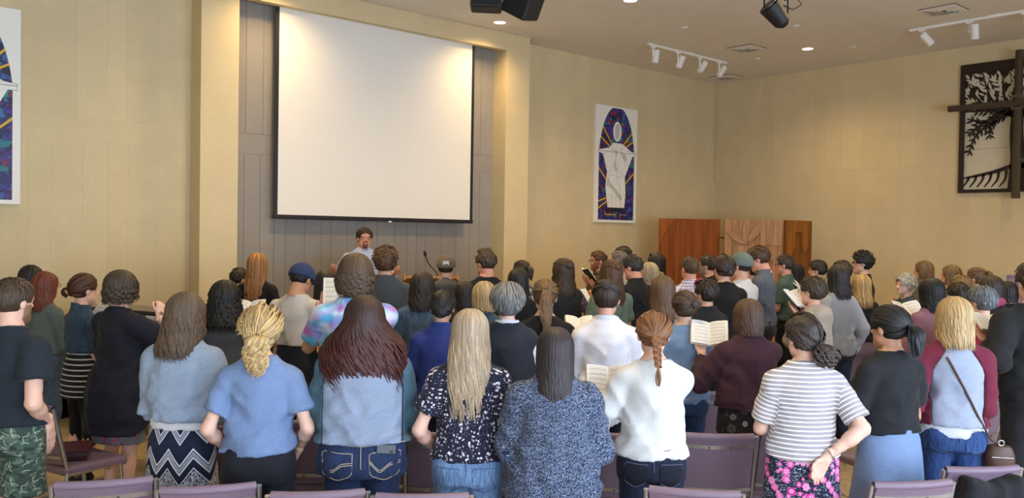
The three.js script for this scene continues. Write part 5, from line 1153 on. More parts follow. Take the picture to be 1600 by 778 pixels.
function makeChair() {
  const o = thing('stacking_chair', '', 'chair', [0, 0, 0], 0, 'mauve vinyl stacking chairs');
  const tilt = -0.23;
  const seat = mesh('seat', seatGeo, VINYL, o); seat.position.set(0, 0.445, 0.03);
  const bk = mesh('backrest', padGeo, VINYL, o); bk.position.set(0, 0.675, -0.215); bk.rotation.x = tilt;
  const rl = mesh('top_roll', rollGeo, VINYL, bk); rl.position.set(0, 0.185, 0.0);
  for (const y of [0.135, -0.135]) {
    const s = mesh('metal_strip', stripGeo, M.chrome, bk); s.position.set(0, y, -0.022);
    for (const x of [-0.06, 0.06]) { const n = mesh('screw', new THREE.CylinderGeometry(0.006, 0.006, 0.006, 8).rotateX(Math.PI / 2), M.steelDark, s); n.position.set(x, 0, -0.026); }
  }
  for (const s of [-1, 1]) {
    const u = mesh('rear_upright', upGeo, M.chrome, o); u.position.set(s * 0.212, 0, -0.19);
    mesh('front_leg', [bar([s * 0.212, 0.42, 0.20], [s * 0.218, 0, 0.24], 0.0125, 8), bar([s * 0.212, 0.42, 0.20], [s * 0.212, 0.42, -0.17], 0.0125, 8)], M.chrome, o);
    mesh('side_brace', bar([s * 0.212, 0.18, 0.222], [s * 0.212, 0.18, -0.182], 0.008, 8), M.chrome, o);
  }
  mesh('cross_brace', bar([-0.212, 0.40, 0.12], [0.212, 0.40, 0.12], 0.009, 8), M.chrome, o);
  return o;
}
const chair0 = makeChair();
let chairUsed = false;
function chair(x, z, turn, label, y = 0) {
  const o = chairUsed ? chair0.clone() : chair0;
  if (chairUsed) { o.name = numbered('stacking_chair'); scene.add(o); o.userData = { ...chair0.userData }; }
  chairUsed = true;
  o.position.set(x, y, z); o.rotation.set(0, turn, 0); o.userData.label = label;
  return o;
}
chair(1.152, -4.242, 2.745, 'mauve chair back at the bottom edge, beside the camouflage shorts');
chair(1.497, -3.876, 2.691, 'mauve chair back at the bottom edge, behind the zigzag skirt');
chair(1.856, -3.502, 2.605, 'mauve chair back at the bottom edge, left of the dark jeans');
chair(2.215, -3.184, 2.501, 'mauve chair back at the bottom edge, below the light blue jeans');
chair(3.251, -2.460, 2.284, 'mauve chair back at the bottom edge, right of the white sweater');
chair(4.111, -1.962, 2.609, 'mauve chair back at the bottom edge, right of the long grey skirt');
chair(4.659, -1.853, 2.579, 'chair under the black jacket at the bottom right');
chair(2.111, -4.854, 2.632, 'chair behind the legs in black trousers');
chair(2.657, -4.297, 2.522, 'chair in front of the dark jeans');
chair(2.941, -4.029, 2.478, 'chair between the dark jeans and the light blue jeans');
chair(3.352, -3.684, 2.403, 'chair in front of the tweed dress');
chair(3.781, -3.361, 2.347, 'chair left of the white sweater');
chair(4.202, -3.050, 2.414, 'empty mauve chair right of the white sweater');
chair(5.164, -3.942, 2.424, 'chair in front of the light blue t-shirt');
chair(2.341, -7.194, 2.406, 'chair between the rose skirt and the grey cardigan');
chair(5.808, -2.754, 2.718, 'chair behind the long grey skirt');
chair(6.827, -2.652, 2.991, 'mauve chair seen from the side, right of the blue jeans');
chair(7.450, -2.595, 2.958, 'mauve chair beside the man in the black jacket');
chair(4.596, -2.854, 2.542, 'chair in front of the striped shirt');
chair(1.402, -6.082, 1.903, 'chair whose seat carries a maroon bible, beside the camouflage shorts');
chair(2.493, -4.732, 2.517, 'chair whose seat carries a small book, right of the black trousers');
chair(11.909, -3.838, -1.200, 'lowest chair in the tall stack by the right wall', 0.00);
chair(11.909, -3.838, -1.200, 'second lowest chair in the tall stack by the right wall', 0.12);
chair(11.909, -3.838, -1.200, 'third lowest chair in the tall stack by the right wall', 0.23);
chair(11.909, -3.838, -1.200, 'middle chair in the tall stack by the right wall', 0.35);
chair(11.909, -3.838, -1.200, 'third highest chair in the tall stack by the right wall', 0.46);
chair(11.909, -3.838, -1.200, 'second highest chair in the tall stack by the right wall', 0.58);
chair(11.909, -3.838, -1.200, 'topmost chair in the tall stack by the right wall', 0.69);

// ---------------------------------------------------------------- things on the chairs and on people
const STITCH_BLUE = std({ color: '#4a688e', roughness: 0.8 }), STITCH_DIM = std({ color: '#5a6078', roughness: 0.8 });
function phone({ root, sdf }) {        // a phone pushed into the back pocket: its own thing, placed with the person
  const x = -0.125, y = 0.955, za = onBack(sdf.bottom, x, y - 0.025), zb = onBack(sdf.bottom, x, y + 0.02), z = Math.min(za, zb), sl = Math.atan2(za - zb, 0.045);
  const o = thing('mobile_phone', 'dark phone sticking out of the back pocket of dark jeans', 'phone');
  o.applyMatrix4(new THREE.Matrix4().multiplyMatrices((root.updateMatrixWorld(), root.matrixWorld), new THREE.Matrix4().makeTranslation(x, y, z - 0.010).multiply(new THREE.Matrix4().makeRotationX(-sl * 0.5)).multiply(new THREE.Matrix4().makeRotationZ(1.62))));
  o.scale.multiplyScalar(0.78);
  mesh('phone_body', rbox(0.062, 0.125, 0.010, 0.005), std({ color: '#22242c', roughness: 0.35 }), o);
  mesh('camera_bump', rbox(0.018, 0.022, 0.003, 0.001, -0.014, 0.035, -0.006), M.black, o);
}
function forelock({ root, HM }) {
  seed(55); const k = lockSink();
  for (let i = 0; i < 26; i++) { const az = 2.6 + rr(-0.5, 0.5), pts = []; for (let q = 0; q < 6; q++) pts.push(scalpAt(dirOf(az, lerp(1.2, 0.45, q / 5)), 0.020 + 0.022 * Math.sin(q / 5 * 2.6))); k.add(pts, (t) => 0.008 * (1 - 0.6 * t), () => { const c = rr(0.7, 1); return [c, c, c]; }); }
  const m = mesh('dyed_forelock', k.geo().applyMatrix4(HM), hairMat('#b02a78'), root);
  m.userData.label = 'magenta dyed forelock';
}
function bracelet({ root, arm }, s) {
  const a = arm[s], d = unit(sub(a.W, a.E)), p = add(a.W, d, -0.02), q = new THREE.Quaternion().setFromUnitVectors(V(0, 0, 1), V(...d));
  const g = new THREE.TorusGeometry(0.031, 0.004, 8, 22).applyQuaternion(q).translate(...p);
  mesh('bracelet', g, M.chrome, root).userData.label = 'thin silver bracelet';
}

function purse({ root, sdf }) {        // brown shoulder bag: its strap runs across the back from the left shoulder to the right hip
  const f = sdf.top1, o = thing('shoulder_bag', 'small brown leather shoulder bag at the hip of the maroon-sleeved woman', 'bag');
  root.updateMatrixWorld(); o.applyMatrix4(root.matrixWorld);
  const leather = std({ color: '#4a3022', roughness: 0.5 }), pts = [];
  for (let i = 0; i <= 9; i++) { const t = i / 9, x = lerp(0.075, -0.165, t), y = lerp(1.36, 0.90, t); pts.push(V(x, y, onBack(f, x, y) - 0.006)); }
  pts.push(V(-0.19, 0.875, -0.115), V(-0.225, 0.85, -0.105));
  mesh('strap', tube(pts, 0.007, 6, 60), leather, o);
  const bag = net((x, y, z) => { const q = ell([0, 0, 0], [0.085, 0.115, 0.05])(x, y, z); return Math.max(q, y - 0.085) - 0.004 * noise(x * 18, y * 18, z * 18); }, [-0.12, -0.14, -0.09], [0.12, 0.14, 0.09], 0.010);
  const b2 = mesh('bag_body', toGeo(bag, { uvR: 0.08 }), leather, o); b2.position.set(-0.235, 0.765, -0.10);
  mesh('clasp', new THREE.TorusGeometry(0.016, 0.004, 6, 14), M.chrome, b2).position.set(0, 0.10, -0.02);
  mesh('zip', bar([-0.06, 0.02, -0.048], [0.06, 0.02, -0.048], 0.003, 6), M.chrome, b2);
}

// ---------------------------------------------------------------- the people
person({ x: 0.889, z: -5.156, turn: 2.063, h: 1.708, lod: 0, sex:'m',b:1.06,skin:'fair',beard:'#8a6a50',hair:{s:'short',c:'#5a4634',v:.010,ln:.03},top:{k:'t_shirt',m:'#1c2731',sl:.30,hem:.935,loose:.55,off:.022},bottom:{k:'shorts',m:'camo',hem:.56,wide:.03,off:.02,waist:.985},fine:1,right:'pocket',rw:[.155,.93,.085],left:'pocket',hd:[0,.02], label: 'man in navy t-shirt and camouflage shorts at the left edge' });
person({ x: 1.633, z: -8.597, turn: 2.081, h: 1.631, lod: 2, hair:{s:'bob',c:'#1d1613',L:.10},top:{k:'sweater',m:'#3a3c40',sl:.95},arms:'book', label: 'dark-haired person half hidden behind the red-haired woman' });
person({ x: 1.617, z: -7.953, turn: 1.981, h: 1.603, lod: 1, skin:'fair',glasses:1,hair:{s:'long',c:'#7c3a20',L:.22,wave:.008,w:1.1},top:{k:'jacket',m:'#5b6460',sl:.95,hem:.98,loose:.5},bottom:{k:'jeans',m:'#4f6478:denim'}, label: 'woman with wavy red hair, glasses and grey-green jacket' });
person({ x: 1.676, z: -6.981, turn: 1.754, h: 1.627, lod: 1, skin:'fair',hair:{s:'bun',c:'#5b3220',v:.012,el:-.3,bunR:.042},top:{k:'denim_jacket',m:'#3f5872:denim',sl:.95,hem:1.09,loose:.35,neck:'collar',A:.006},bottom:{k:'skirt',m:'stripeBlack',hem:.73,flare:.02,pleatA:.003,waist:1.1},under:'#0b0b0d',arms:'book',book:{label:'song sheet held by the woman in the denim jacket',sheet:1,pos:[1.812,1.386,-6.991],tilt:.9,s:.9},stance:1.3, label: 'woman with hair bun, denim jacket and striped skirt over black leggings' });
person({ x: 1.747, z: -6.263, turn: 1.997, h: 1.679, lod: 1, skin:'fair',hair:{s:'bob',c:'#4a3a2a',L:.10,wave:.012,lam:.07,v:.022,curl:.004,amax:2.2},top:[{k:'wrap_cardigan',m:'#161826',sl:.56,hem:.62,loose:.55,off:.020,so:.04,hemBack:-.05,flare:.06,A:.010}],bottom:{k:'skirt',m:'roseSkirt',hem:.50,flare:.03,pleatA:.005},right:'raise',rw:[.135,1.38,.215],left:'high',book:{label:'white music sheet lifted by the woman in the navy wrap',sheet:1,pos:[1.936,1.258,-6.289],tilt:1.1,s:.95},shoes:'tan', label: 'woman in long navy wrap and rose skirt lifting a music sheet' });
person({ x: 1.591, z: -4.553, turn: 2.282, h: 1.644, lod: 0, skin:'fair',hair:{s:'long',c:'#6b5542',L:.24,wave:.013,lam:.15,w:1.12,v:.018,amax:2.0},top:[{k:'undershirt',m:'#e4e2e2',sl:0,hem:.972,loose:.5,ymax:1.15,A:.003},{k:'cardigan',m:'#a3b3ca:heather',sl:.97,hem:.985,loose:.6,off:.034,A:.012,band:1,hemBack:.03}],bottom:{k:'skirt',m:'chevron',hem:.06,flare:.07,pleatA:.007,pleats:6},arms:'book',book:{label:'song sheet held by the woman in the grey cardigan',sheet:1,pos:[1.862,1.155,-4.705],tilt:.5,s:.9},hd:[-.25,.1], label: 'woman in grey knit cardigan and long navy zigzag skirt' });
person({ x: 2.380, z: -5.984, turn: 2.414, h: 1.601, lod: 1, skin:'tan',hair:{s:'long',c:'#17120f',L:.24,w:1.22,v:.032,curl:.010,thick:.8,wave:.01},top:{k:'t_shirt',m:'#4a4d55',sl:.34,hem:.9,loose:.4},bottom:{k:'jeans',m:'#20242e:denim'},arms:'book',book:{label:'song book held by the woman with black curls',pos:[2.651,1.369,-6.206],c:'black'}, label: 'woman with long black curls and dark grey t-shirt' });
person({ x: 1.775, z: -4.000, turn: 2.584, h: 1.600, lod: 0, skin:'fair',hair:{s:'tail',c:'#d6b47c',L:.20,v:.028,curl:.011,fat:.045,el:-.32,back:.035,wave:.006,tip:[1.05,1.02,.95]},top:{k:'t_shirt',m:'#7f96be:heather',sl:.34,hem:.945,loose:.35,A:.010,off:.015},bottom:{k:'trousers',m:'#14161f',waist:1.0},arms:'fwd',stance:1.2, label: 'woman with curly blond ponytail, blue-grey t-shirt and black trousers' });
person({ x: 3.651, z: -8.321, turn: 2.239, h: 1.742, lod: 2, skin:'fair',hair:{s:'long',c:'#a8713a',L:.42,wave:.008,w:1.0},top:{k:'top',m:'#0f0f12',sl:.95},bottom:{k:'jeans',m:'#20242e:denim'},arms:'book', label: 'woman with very long strawberry-blond hair and black top' });
person({ x: 3.706, z: -8.928, turn: 1.701, h: 1.562, lod: 2, sex:'m',skin:'ruddy',hair:{s:'short',c:'#2c2119',v:.014,ln:.04},top:{k:'shirt',m:'#3a3c44',sl:.95},arms:'book', label: 'short dark-haired person behind the woman with black curls' });
person({ x: 3.148, z: -6.382, turn: 2.160, h: 1.721, lod: 1, sex:'m',skin:'tan',hair:{s:'short',c:'#1d1612',v:.008,ln:.03},cap:{c:'#2b3a60'},top:{k:'t_shirt',m:'#d8d0c8',sl:.32,hem:1.04,loose:.45,A:.010},bottom:{k:'jeans',m:'#1d2534:denim'},left:'low',right:'pocket',hd:[-.15,.45], label: 'man in navy cap and off-white t-shirt looking down' });
person({ x: 3.605, z: -6.779, turn: 2.513, h: 1.632, lod: 2, hair:{s:'long',c:'#1a1512',L:.40,wave:.004},top:{k:'top',m:'#0e0e11',sl:.95},bottom:{k:'jeans',m:'#3a4a58:denim'},arms:'high', label: 'woman with long straight black hair and black top' });
person({ x: 5.573, z: -9.449, turn: -0.393, h: 1.831, lod: 1, y:.2,sex:'m',b:1.1,skin:'ruddy',beard:'#5a3a2c',goatee:1,glasses:1,hair:{s:'short',c:'#3a241a',v:.014,ln:.035,topLn:.3},top:{k:'dress_shirt',m:'#b4c2e4',sl:.97,hem:.92,loose:.45,neck:'collar'},bottom:{k:'trousers',m:'#2a2c34'},right:'gesture',rw:[.34,1.18,.2],left:'gesture',hd:[.05,-.02,-.04], label: 'song leader in light blue dress shirt facing the room' });
person({ x: 2.796, z: -4.843, turn: 2.583, h: 1.830, lod: 0, sex:'m',b:1.05,skin:'light',hair:{s:'bob',c:'#5a4633',L:.115,wave:.020,lam:.055,v:.026,w:.98,amax:2.3,dens:1.2},top:{k:'t_shirt',m:'tiedye',sl:.36,hem:.86,loose:.6,off:.02},bottom:{k:'jeans',m:'#2b3648:denim'},arms:'book',book:{label:'white music sheet raised by the person in tie-dye',sheet:1,pos:[2.866,1.558,-5.237],tilt:1.25,s:1.0}, label: 'tall person with shaggy brown hair and pastel tie-dye t-shirt' });
person({ x: 4.335, z: -6.949, turn: 2.584, h: 1.823, lod: 1, sex:'m',hair:{s:'curlyshort',c:'#6a4a2c',v:.028,ln:.04,curl:.008,lift:.012},top:{k:'shirt',m:'#4a5058',sl:.97,hem:.88,loose:.4,neck:'collar'},arms:'low',bottom:{k:'jeans',m:'#2a2e38:denim'}, label: 'curly brown-haired person in slate shirt, in front of the leader' });
person({ x: 5.312, z: -7.295, turn: 2.512, h: 1.738, lod: 2, sex:'m',hair:{s:'short',c:'#3a2f26',v:.008},cap:{c:'#6d6154',label:1,noBrim:1},top:{k:'hoodie',m:'#5a5a5e',sl:.97,neck:'hood',loose:.6,hem:.9},arms:'low', label: 'person in brown cap with white patch and grey hoodie' });
person({ x: 4.067, z: -5.923, turn: 2.505, h: 1.641, lod: 1, hair:{s:'long',c:'#2a1d18',L:.20,wave:.010,lam:.08,v:.024,w:1.05},top:{k:'denim_jacket',m:'#54708e:denim',sl:.97,hem:.92,neck:'collar',loose:.5,off:.022},arms:'book', label: 'woman with dark wavy hair and blue denim jacket' });
person({ x: 3.345, z: -4.631, turn: 2.446, h: 1.599, lod: 0, skin:'light',hair:{s:'bun',c:'#1c1618',v:.012,el:-.38,bunR:.042},top:{k:'blouse',m:'#2c3a7e',sl:.97,hem:.86,loose:.25,neck:'collar',off:.018},bottom:{k:'trousers',m:'#1a1c24'},arms:'book',book:{label:'cream song book held by the woman in royal blue',pos:[3.427,0.930,-4.940],tilt:1.0,c:'cream'}, label: 'woman with braided black bun and royal blue blouse' });
person({ x: 4.735, z: -6.204, turn: 2.437, h: 1.538, lod: 2, hair:{s:'long',c:'#231a16',L:.16,w:1.0},top:{k:'top',m:'#3e3d33',sl:.95},arms:'book', label: 'dark-haired woman in olive top between the blue blouse and the blond bob' });
person({ x: 4.188, z: -5.226, turn: 2.431, h: 1.600, lod: 1, skin:'fair',hair:{s:'bob',c:'#c2a678',L:.12,v:.018,wave:.002,w:1.02},top:{k:'denim_shirt',m:'#46627c:denim',sl:.97,neck:'collar',hem:.9},arms:'book', label: 'woman with straight blond bob and denim shirt' });
person({ x: 3.553, z: -4.191, turn: 2.473, h: 1.653, lod: 0, skin:'fair',hair:{s:'short',c:'#8e8c8a',v:.030,ln:.06,lift:.010,nape:-.115,dens:1.6,topLn:.5},top:[{k:'blouse',m:'#e2dfe2',sl:.97,hem:.9,neck:'collar',off:.012},{k:'vest',m:'#1f2530',sl:0,hem:.80,loose:.7,off:.034,neck:'v'}],bottom:{k:'trousers',m:'#15161a'},arms:'book', label: 'grey-haired woman in black vest over white blouse' });
person({ x: 5.395, z: -6.699, turn: 2.673, h: 1.816, lod: 2, sex:'m',skin:'ruddy',hair:{s:'short',c:'#54402e',v:.014,ln:.05,quiff:1,topLn:.6},top:{k:'t_shirt',m:'#1c1a1e',sl:.4,hem:.9,loose:.5},arms:'low',hd:[.5,.1], label: 'man with swept-up brown hair and black t-shirt below the right pillar' });
person({ x: 5.181, z: -5.958, turn: 2.513, h: 1.661, lod: 2, hair:{s:'long',c:'#0f0d0f',L:.24,w:1.05},top:{k:'top',m:'#121116',sl:.95},arms:'book',book:{label:'song book held by the black-haired woman in black',at:[-.05,1.15,.36]}, label: 'woman with black hair and black top in front of the plaid shirt' });
person({ x: 6.126, z: -6.993, turn: 3.033, h: 1.686, lod: 2, hair:{s:'tail',c:'#3a2a20',L:.14,el:.25,back:.06,fat:.024,v:.012},top:{k:'plaid_shirt',m:'plaidWhite',sl:.97,neck:'collar'},arms:'book', label: 'woman with short brown ponytail and black and white plaid shirt' });
person({ x: 5.780, z: -5.974, turn: 2.861, h: 1.746, lod: 1, hair:{s:'halfup',c:'#43301f',L:.26,wave:.010,lam:.09,v:.02,el:.3,bunR:.03},top:[{k:'plaid_shirt',m:'plaidPurple',sl:.97,off:.013},{k:'vest',m:'#232833',sl:0,hem:.9,off:.030,loose:.5}],arms:'book',book:{label:'white song sheets held by the woman in vest and plaid sleeves',pos:[6.089,1.332,-6.094],tilt:.8,c:'cream',s:1.15}, label: 'woman with half-up brown hair, dark vest and purple plaid sleeves' });
person({ x: 4.081, z: -4.398, turn: 2.446, h: 1.663, lod: 0, skin:'fair',hair:{s:'tail',c:'#7d6040',L:.30,el:.25,back:.04,fat:.036,v:.012,wave:.006,rest:.05},top:{k:'top',m:'#131317',sl:.95,neck:'scoop',hem:.9},arms:'book',book:{label:'tan song book held by the woman with the long ponytail',pos:[4.514,1.318,-4.479],c:'tan',tilt:.5,s:.85}, label: 'woman with long light-brown ponytail and black scoop-neck top' });
person({ x: 2.572, z: -3.318, turn: 2.412, h: 1.607, lod: 0, skin:'fair',hair:{s:'long',c:'#c2aa8c',L:.42,wave:.007,lam:.20,w:1.08,v:.016,dens:1.25,tip:[1.04,1.03,1.0]},top:{k:'floral_blouse',m:'floralNavy',sl:.34,hem:.925,loose:.2,off:.02,A:.007},bottom:{k:'jeans',m:'#8db2e2:denim',waist:.99},left:'fwd',right:'low',stance:1.15,extra:(c)=>jeansDetail(c,{m:'#88adde:denim',thread:STITCH_BLUE,y:.90}), label: 'woman with long blond hair, navy floral blouse and light blue jeans' });
person({ x: 2.195, z: -3.707, turn: 2.555, h: 1.656, lod: 0, b:1.27,skin:'fair',hair:{s:'long',c:'#3a201c',L:.33,wave:.022,lam:.22,w:1.95,v:.022,dens:1.5,tip:[2.0,1.15,1.0]},top:{k:'raglan_shirt',m:'#9ba8bf:heather',arms:'#4c6c7c:heather',sl:.95,hem:.975,setIn:1,loose:.65,off:.020,A:.012},bottom:{k:'jeans',m:'#283c66:denim',A:.005},arms:'book',extra:(c)=>{jeansDetail(c,{m:'#2a3e68:denim',fancy:1,y:.935});phone(c);}, label: 'broad woman with dark red hair, grey raglan shirt and dark jeans' });
person({ x: 2.758, z: -2.894, turn: 2.415, h: 1.547, lod: 0, skin:'light',b:1.08,hair:{s:'long',c:'#33282a',L:.31,wave:.003,w:.98,v:.014,dens:1.1},top:{k:'dress',m:'tweed',sl:.80,hem:.30,loose:.75,off:.030,so:.045,flare:.03,A:.012},bottom:{k:'leggings',m:'#14141a',waist:.98},arms:'book',book:{label:'song book held by the woman in the blue tweed dress',at:[0,1.17,.36]}, label: 'woman with straight dark brown hair and blue flecked tweed dress' });
person({ x: 4.084, z: -3.804, turn: 2.356, h: 1.691, lod: 0, skin:'light',hair:{s:'bun',c:'#3d2c22',v:.012,el:.55,bunR:.028},top:{k:'dress_shirt',m:'#ebe8ef',sl:.97,hem:.75,loose:.4,neck:'collar',off:.020,A:.010,hemCurve:.10},bottom:{k:'trousers',m:'#1b2030'},arms:'book',hd:[-.1,.12], label: 'woman with brown top bun and long white dress shirt' });
person({ x: 4.864, z: -4.515, turn: 2.354, h: 1.572, lod: 2, hair:{s:'bun',c:'#4a3626',v:.012},top:{k:'t_shirt',m:'#7c8894:heather',sl:.3,hem:.9},arms:'book', label: 'person in blue-grey t-shirt hidden behind the white dress shirt' });
person({ x: 3.388, z: -2.817, turn: 2.369, h: 1.595, lod: 0, skin:'fair',hair:{s:'braid',c:'#94603a',L:.16,v:.014,el:-.28,rest:.02,sideX:-.01},top:{k:'sweater',m:'#dddbd8',sl:.62,hem:.92,loose:.12,off:.020,neck:'scoop',A:.010},bottom:{k:'jeans',m:'#1c2644:denim',waist:.985},arms:'book',book:{label:'tan song book held by the woman in the white sweater',pos:[3.427,1.180,-3.168],c:'tan',tilt:1.1},hd:[0,.1],extra:(c)=>jeansDetail(c,{m:'#181e32:denim',thread:STITCH_DIM,y:.90}), label: 'woman with braided auburn hair, white sweater and dark jeans' });
person({ x: 4.799, z: -3.716, turn: 2.474, h: 1.600, lod: 0, skin:'fair',hair:{s:'bun',c:'#54402f',v:.014,el:.10,taz:-.5,bunR:.036},top:{k:'t_shirt',m:'#7f9cc0:heather',sl:.40,hem:.88,loose:.5,off:.018},bottom:{k:'jeans',m:'#34507a:denim'},arms:'book', label: 'woman with clipped-up brown hair and light blue t-shirt' });
person({ x: 5.950, z: -4.377, turn: 2.990, h: 1.618, lod: 1, hair:{s:'short',c:'#2f241f',v:.018,ln:.05,dens:1.3},top:{k:'jacket',m:'#17181d',sl:.97,loose:.6,neck:'collar',off:.022},bottom:{k:'jeans',m:'#20242e:denim'},arms:'book',extra:(c)=>forelock(c), label: 'person with short hair, magenta forelock and black jacket' });
person({ x: 4.756, z: -3.161, turn: 2.541, h: 1.583, lod: 0, b:1.15,skin:'fair',hair:{s:'bob',c:'#5a3f2c',L:.12,v:.018,wave:.004,w:1.02},top:{k:'sweater',m:'#40202c',sl:.90,hem:.95,loose:.6,off:.024,A:.010},bottom:{k:'skirt',m:'blackFloral',hem:.40,flare:.05},arms:'book',hd:[.1,.05],book:{label:'wide open white song book held out by the woman in maroon',pos:[4.823,1.323,-3.518],c:'cream',tilt:.9,s:1.0,yaw:-.3}, label: 'woman with brown bob, maroon sweater and black floral skirt' });
person({ x: 3.981, z: -2.310, turn: 2.446, h: 1.595, lod: 0, b:1.08,skin:'fair',hair:{s:'tail',c:'#3f2e27',L:.115,el:-.55,fat:.058,back:.03,v:.016,wave:.012,lam:.05,curl:.004,taz:-.25,sideX:-.02},top:{k:'striped_shirt',m:'stripeGrey',sl:.42,hem:.92,loose:.25,off:.018,A:.006,hemCurve:.02},bottom:{k:'skirt',m:'pinkFloral',hem:.42,flare:.05,pleatA:.007},left:'book',right:'back',fine:1,hd:[.25,.0],extra:(c)=>bracelet(c,-1), label: 'woman in grey and white striped shirt with one hand behind her back' });
person({ x: 4.520, z: -2.113, turn: 2.741, h: 1.632, lod: 0, b:1.02,skin:'tan',hair:{s:'tail',c:'#0e0d10',L:.17,el:-.15,fat:.042,back:.045,v:.012,wave:.004},top:{k:'t_shirt',m:'#16181d',sl:.36,hem:1.0,loose:.2,off:.018,cuffFlare:.012},bottom:{k:'skirt',m:'#8098be:heather',waist:1.035,hem:.08,flare:.09,pleatA:.010,pleats:7},fine:1,arms:'book',hd:[.2,.05], label: 'woman with low black ponytail, black t-shirt and long blue-grey skirt' });
person({ x: 5.205, z: -2.054, turn: 2.261, h: 1.655, lod: 0, skin:'fair',hair:{s:'bob',c:'#c8a672',L:.17,v:.018,wave:.006,lam:.20,w:1.05,amax:2.1},top:[{k:'undershirt',m:'#d6d8de',sl:0,hem:.88,loose:.5,off:.016,ymax:.965,A:.004},{k:'raglan_shirt',m:'#a9b2c8:heather',arms:'#6e1c34',sl:.62,hem:.945,loose:.2,off:.026,neck:'scoop',A:.008}],bottom:{k:'jeans',m:'#365a9c:denim',waist:.99},arms:'book',book:{label:'white sheet held by the maroon-sleeved woman',sheet:1,pos:[5.371,1.167,-2.295],tilt:.3},stance:1.1,extra:(c)=>{jeansDetail(c,{m:'#385c9e:denim',thread:STITCH_DIM,y:.93});purse(c);}, label: 'woman with blond bob, maroon-sleeved raglan shirt and blue jeans' });
person({ x: 6.291, z: -1.985, turn: 2.400, h: 1.854, lod: 1, sex:'m',skin:'light',glasses:1,hair:{s:'short',c:'#4a3626',v:.016},top:{k:'jacket',m:'#121214',sl:.97,hem:.86,loose:.6,off:.024},bottom:{k:'trousers',m:'#101114'},arms:'book',book:{label:'cream song book held by the man in black at the right edge',pos:[6.336,1.416,-2.238],c:'tan',s:1.15,tilt:.5}, label: 'man in black jacket cut by the right edge' });
person({ x: 8.011, z: -7.619, turn: 4.286, h: 1.779, lod: 1, sex:'m',skin:'ruddy',beard:'#7a4a2c',glasses:1,hair:{s:'short',c:'#6a4228',v:.012},top:[{k:'shirt',m:'plaidDark',sl:.97,neck:'collar'}],arms:'high',book:{label:'grey song book raised by the bearded man with glasses',pos:[7.861,1.469,-7.675],c:'green',tilt:.9}, label: 'bearded man with glasses and dark patterned shirt near the wall panel' });
person({ x: 7.693, z: -6.971, turn: 3.703, h: 1.805, lod: 2, sex:'m',skin:'ruddy',hair:{s:'short',c:'#8a8078',v:.004,ln:.02},top:{k:'dress_shirt',m:'#d6d0cc',sl:.97,neck:'collar'},arms:'book', label: 'balding man in white shirt seen in profile' });
person({ x: 8.636, z: -7.745, turn: 3.524, h: 1.836, lod: 2, sex:'m',hair:{s:'short',c:'#2e241e',v:.012},top:{k:'shirt',m:'#3c4048',sl:.97},arms:'book', label: 'dark-haired man standing behind the balding man' });
person({ x: 6.776, z: -5.912, turn: 3.248, h: 1.787, lod: 1, sex:'m',skin:'ruddy',glasses:1,hair:{s:'short',c:'#3a3634',v:.010},top:{k:'shirt',m:'#15151a',sl:.97,neck:'collar',loose:.5,hem:.9},arms:'book',hd:[.1,.2], label: 'man with short grey-black hair, glasses and black shirt' });
person({ x: 8.508, z: -7.063, turn: 3.625, h: 1.760, lod: 2, skin:'light',sunglasses:1,hair:{s:'bob',c:'#1d1614',L:.14,v:.02},top:{k:'blouse',m:'leopard',sl:.9},scarf:'leopard',arms:'book', label: 'dark-haired woman with sunglasses on her head and leopard print scarf' });
person({ x: 7.509, z: -6.335, turn: 3.144, h: 1.674, lod: 2, skin:'fair',hair:{s:'bob',c:'#c8b698',L:.09,v:.02},top:{k:'blouse',m:'#a89a86',sl:.9},arms:'book', label: 'person with pale blond hair behind the man in the black shirt' });
person({ x: 5.919, z: -5.460, turn: 2.839, h: 1.750, lod: 1, hair:{s:'halfup',c:'#5d3d28',L:.30,wave:.010,v:.018,el:.3},top:{k:'t_shirt',m:'#6f8474:heather',sl:.36,hem:.9},arms:'book', label: 'woman with long reddish-brown half-up hair and sage green t-shirt' });
person({ x: 5.312, z: -4.332, turn: 2.464, h: 1.667, lod: 1, skin:'fair',hair:{s:'long',c:'#6b5038',L:.26,w:1.0,wave:.004},top:{k:'tank_top',m:'#b08a7a',sl:0,neck:'scoop'},arms:'book', label: 'woman with long light-brown hair and bare shoulders' });
person({ x: 7.301, z: -5.594, turn: 2.835, h: 1.774, lod: 1, sex:'m',skin:'ruddy',glasses:1,hair:{s:'short',c:'#6a5238',v:.008,ln:.025},top:{k:'checked_shirt',m:'checkPurple',sl:.97,neck:'collar',hem:.88},arms:'book', label: 'man with cropped hair, glasses and purple checked shirt' });
person({ x: 8.447, z: -6.194, turn: 3.460, h: 1.763, lod: 2, sex:'m',skin:'light',beard:'#8a8078',glasses:1,hair:{s:'short',c:'#3a302a',v:.010},top:{k:'shirt',m:'#2c2c30',sl:.97,neck:'collar'},arms:'book', label: 'grey-bearded man with glasses in front of the disc-carved screen' });
person({ x: 6.905, z: -4.882, turn: 2.675, h: 1.812, lod: 1, hair:{s:'bun',c:'#3a281e',v:.018,el:-.45,bunR:.03},top:{k:'jacket',m:'#111114',sl:.97,loose:.6,off:.022},arms:'book', label: 'person with brown nape bun and black jacket' });
person({ x: 7.462, z: -5.063, turn: 3.214, h: 1.823, lod: 1, sex:'m',skin:'light',hair:{s:'short',c:'#3a2f28',v:.006},cap:{c:'#6a7672',noBrim:1},top:{k:'t_shirt',m:'#d9d9dc',sl:.36,loose:.5},arms:'book', label: 'man in grey-green cap and white t-shirt' });
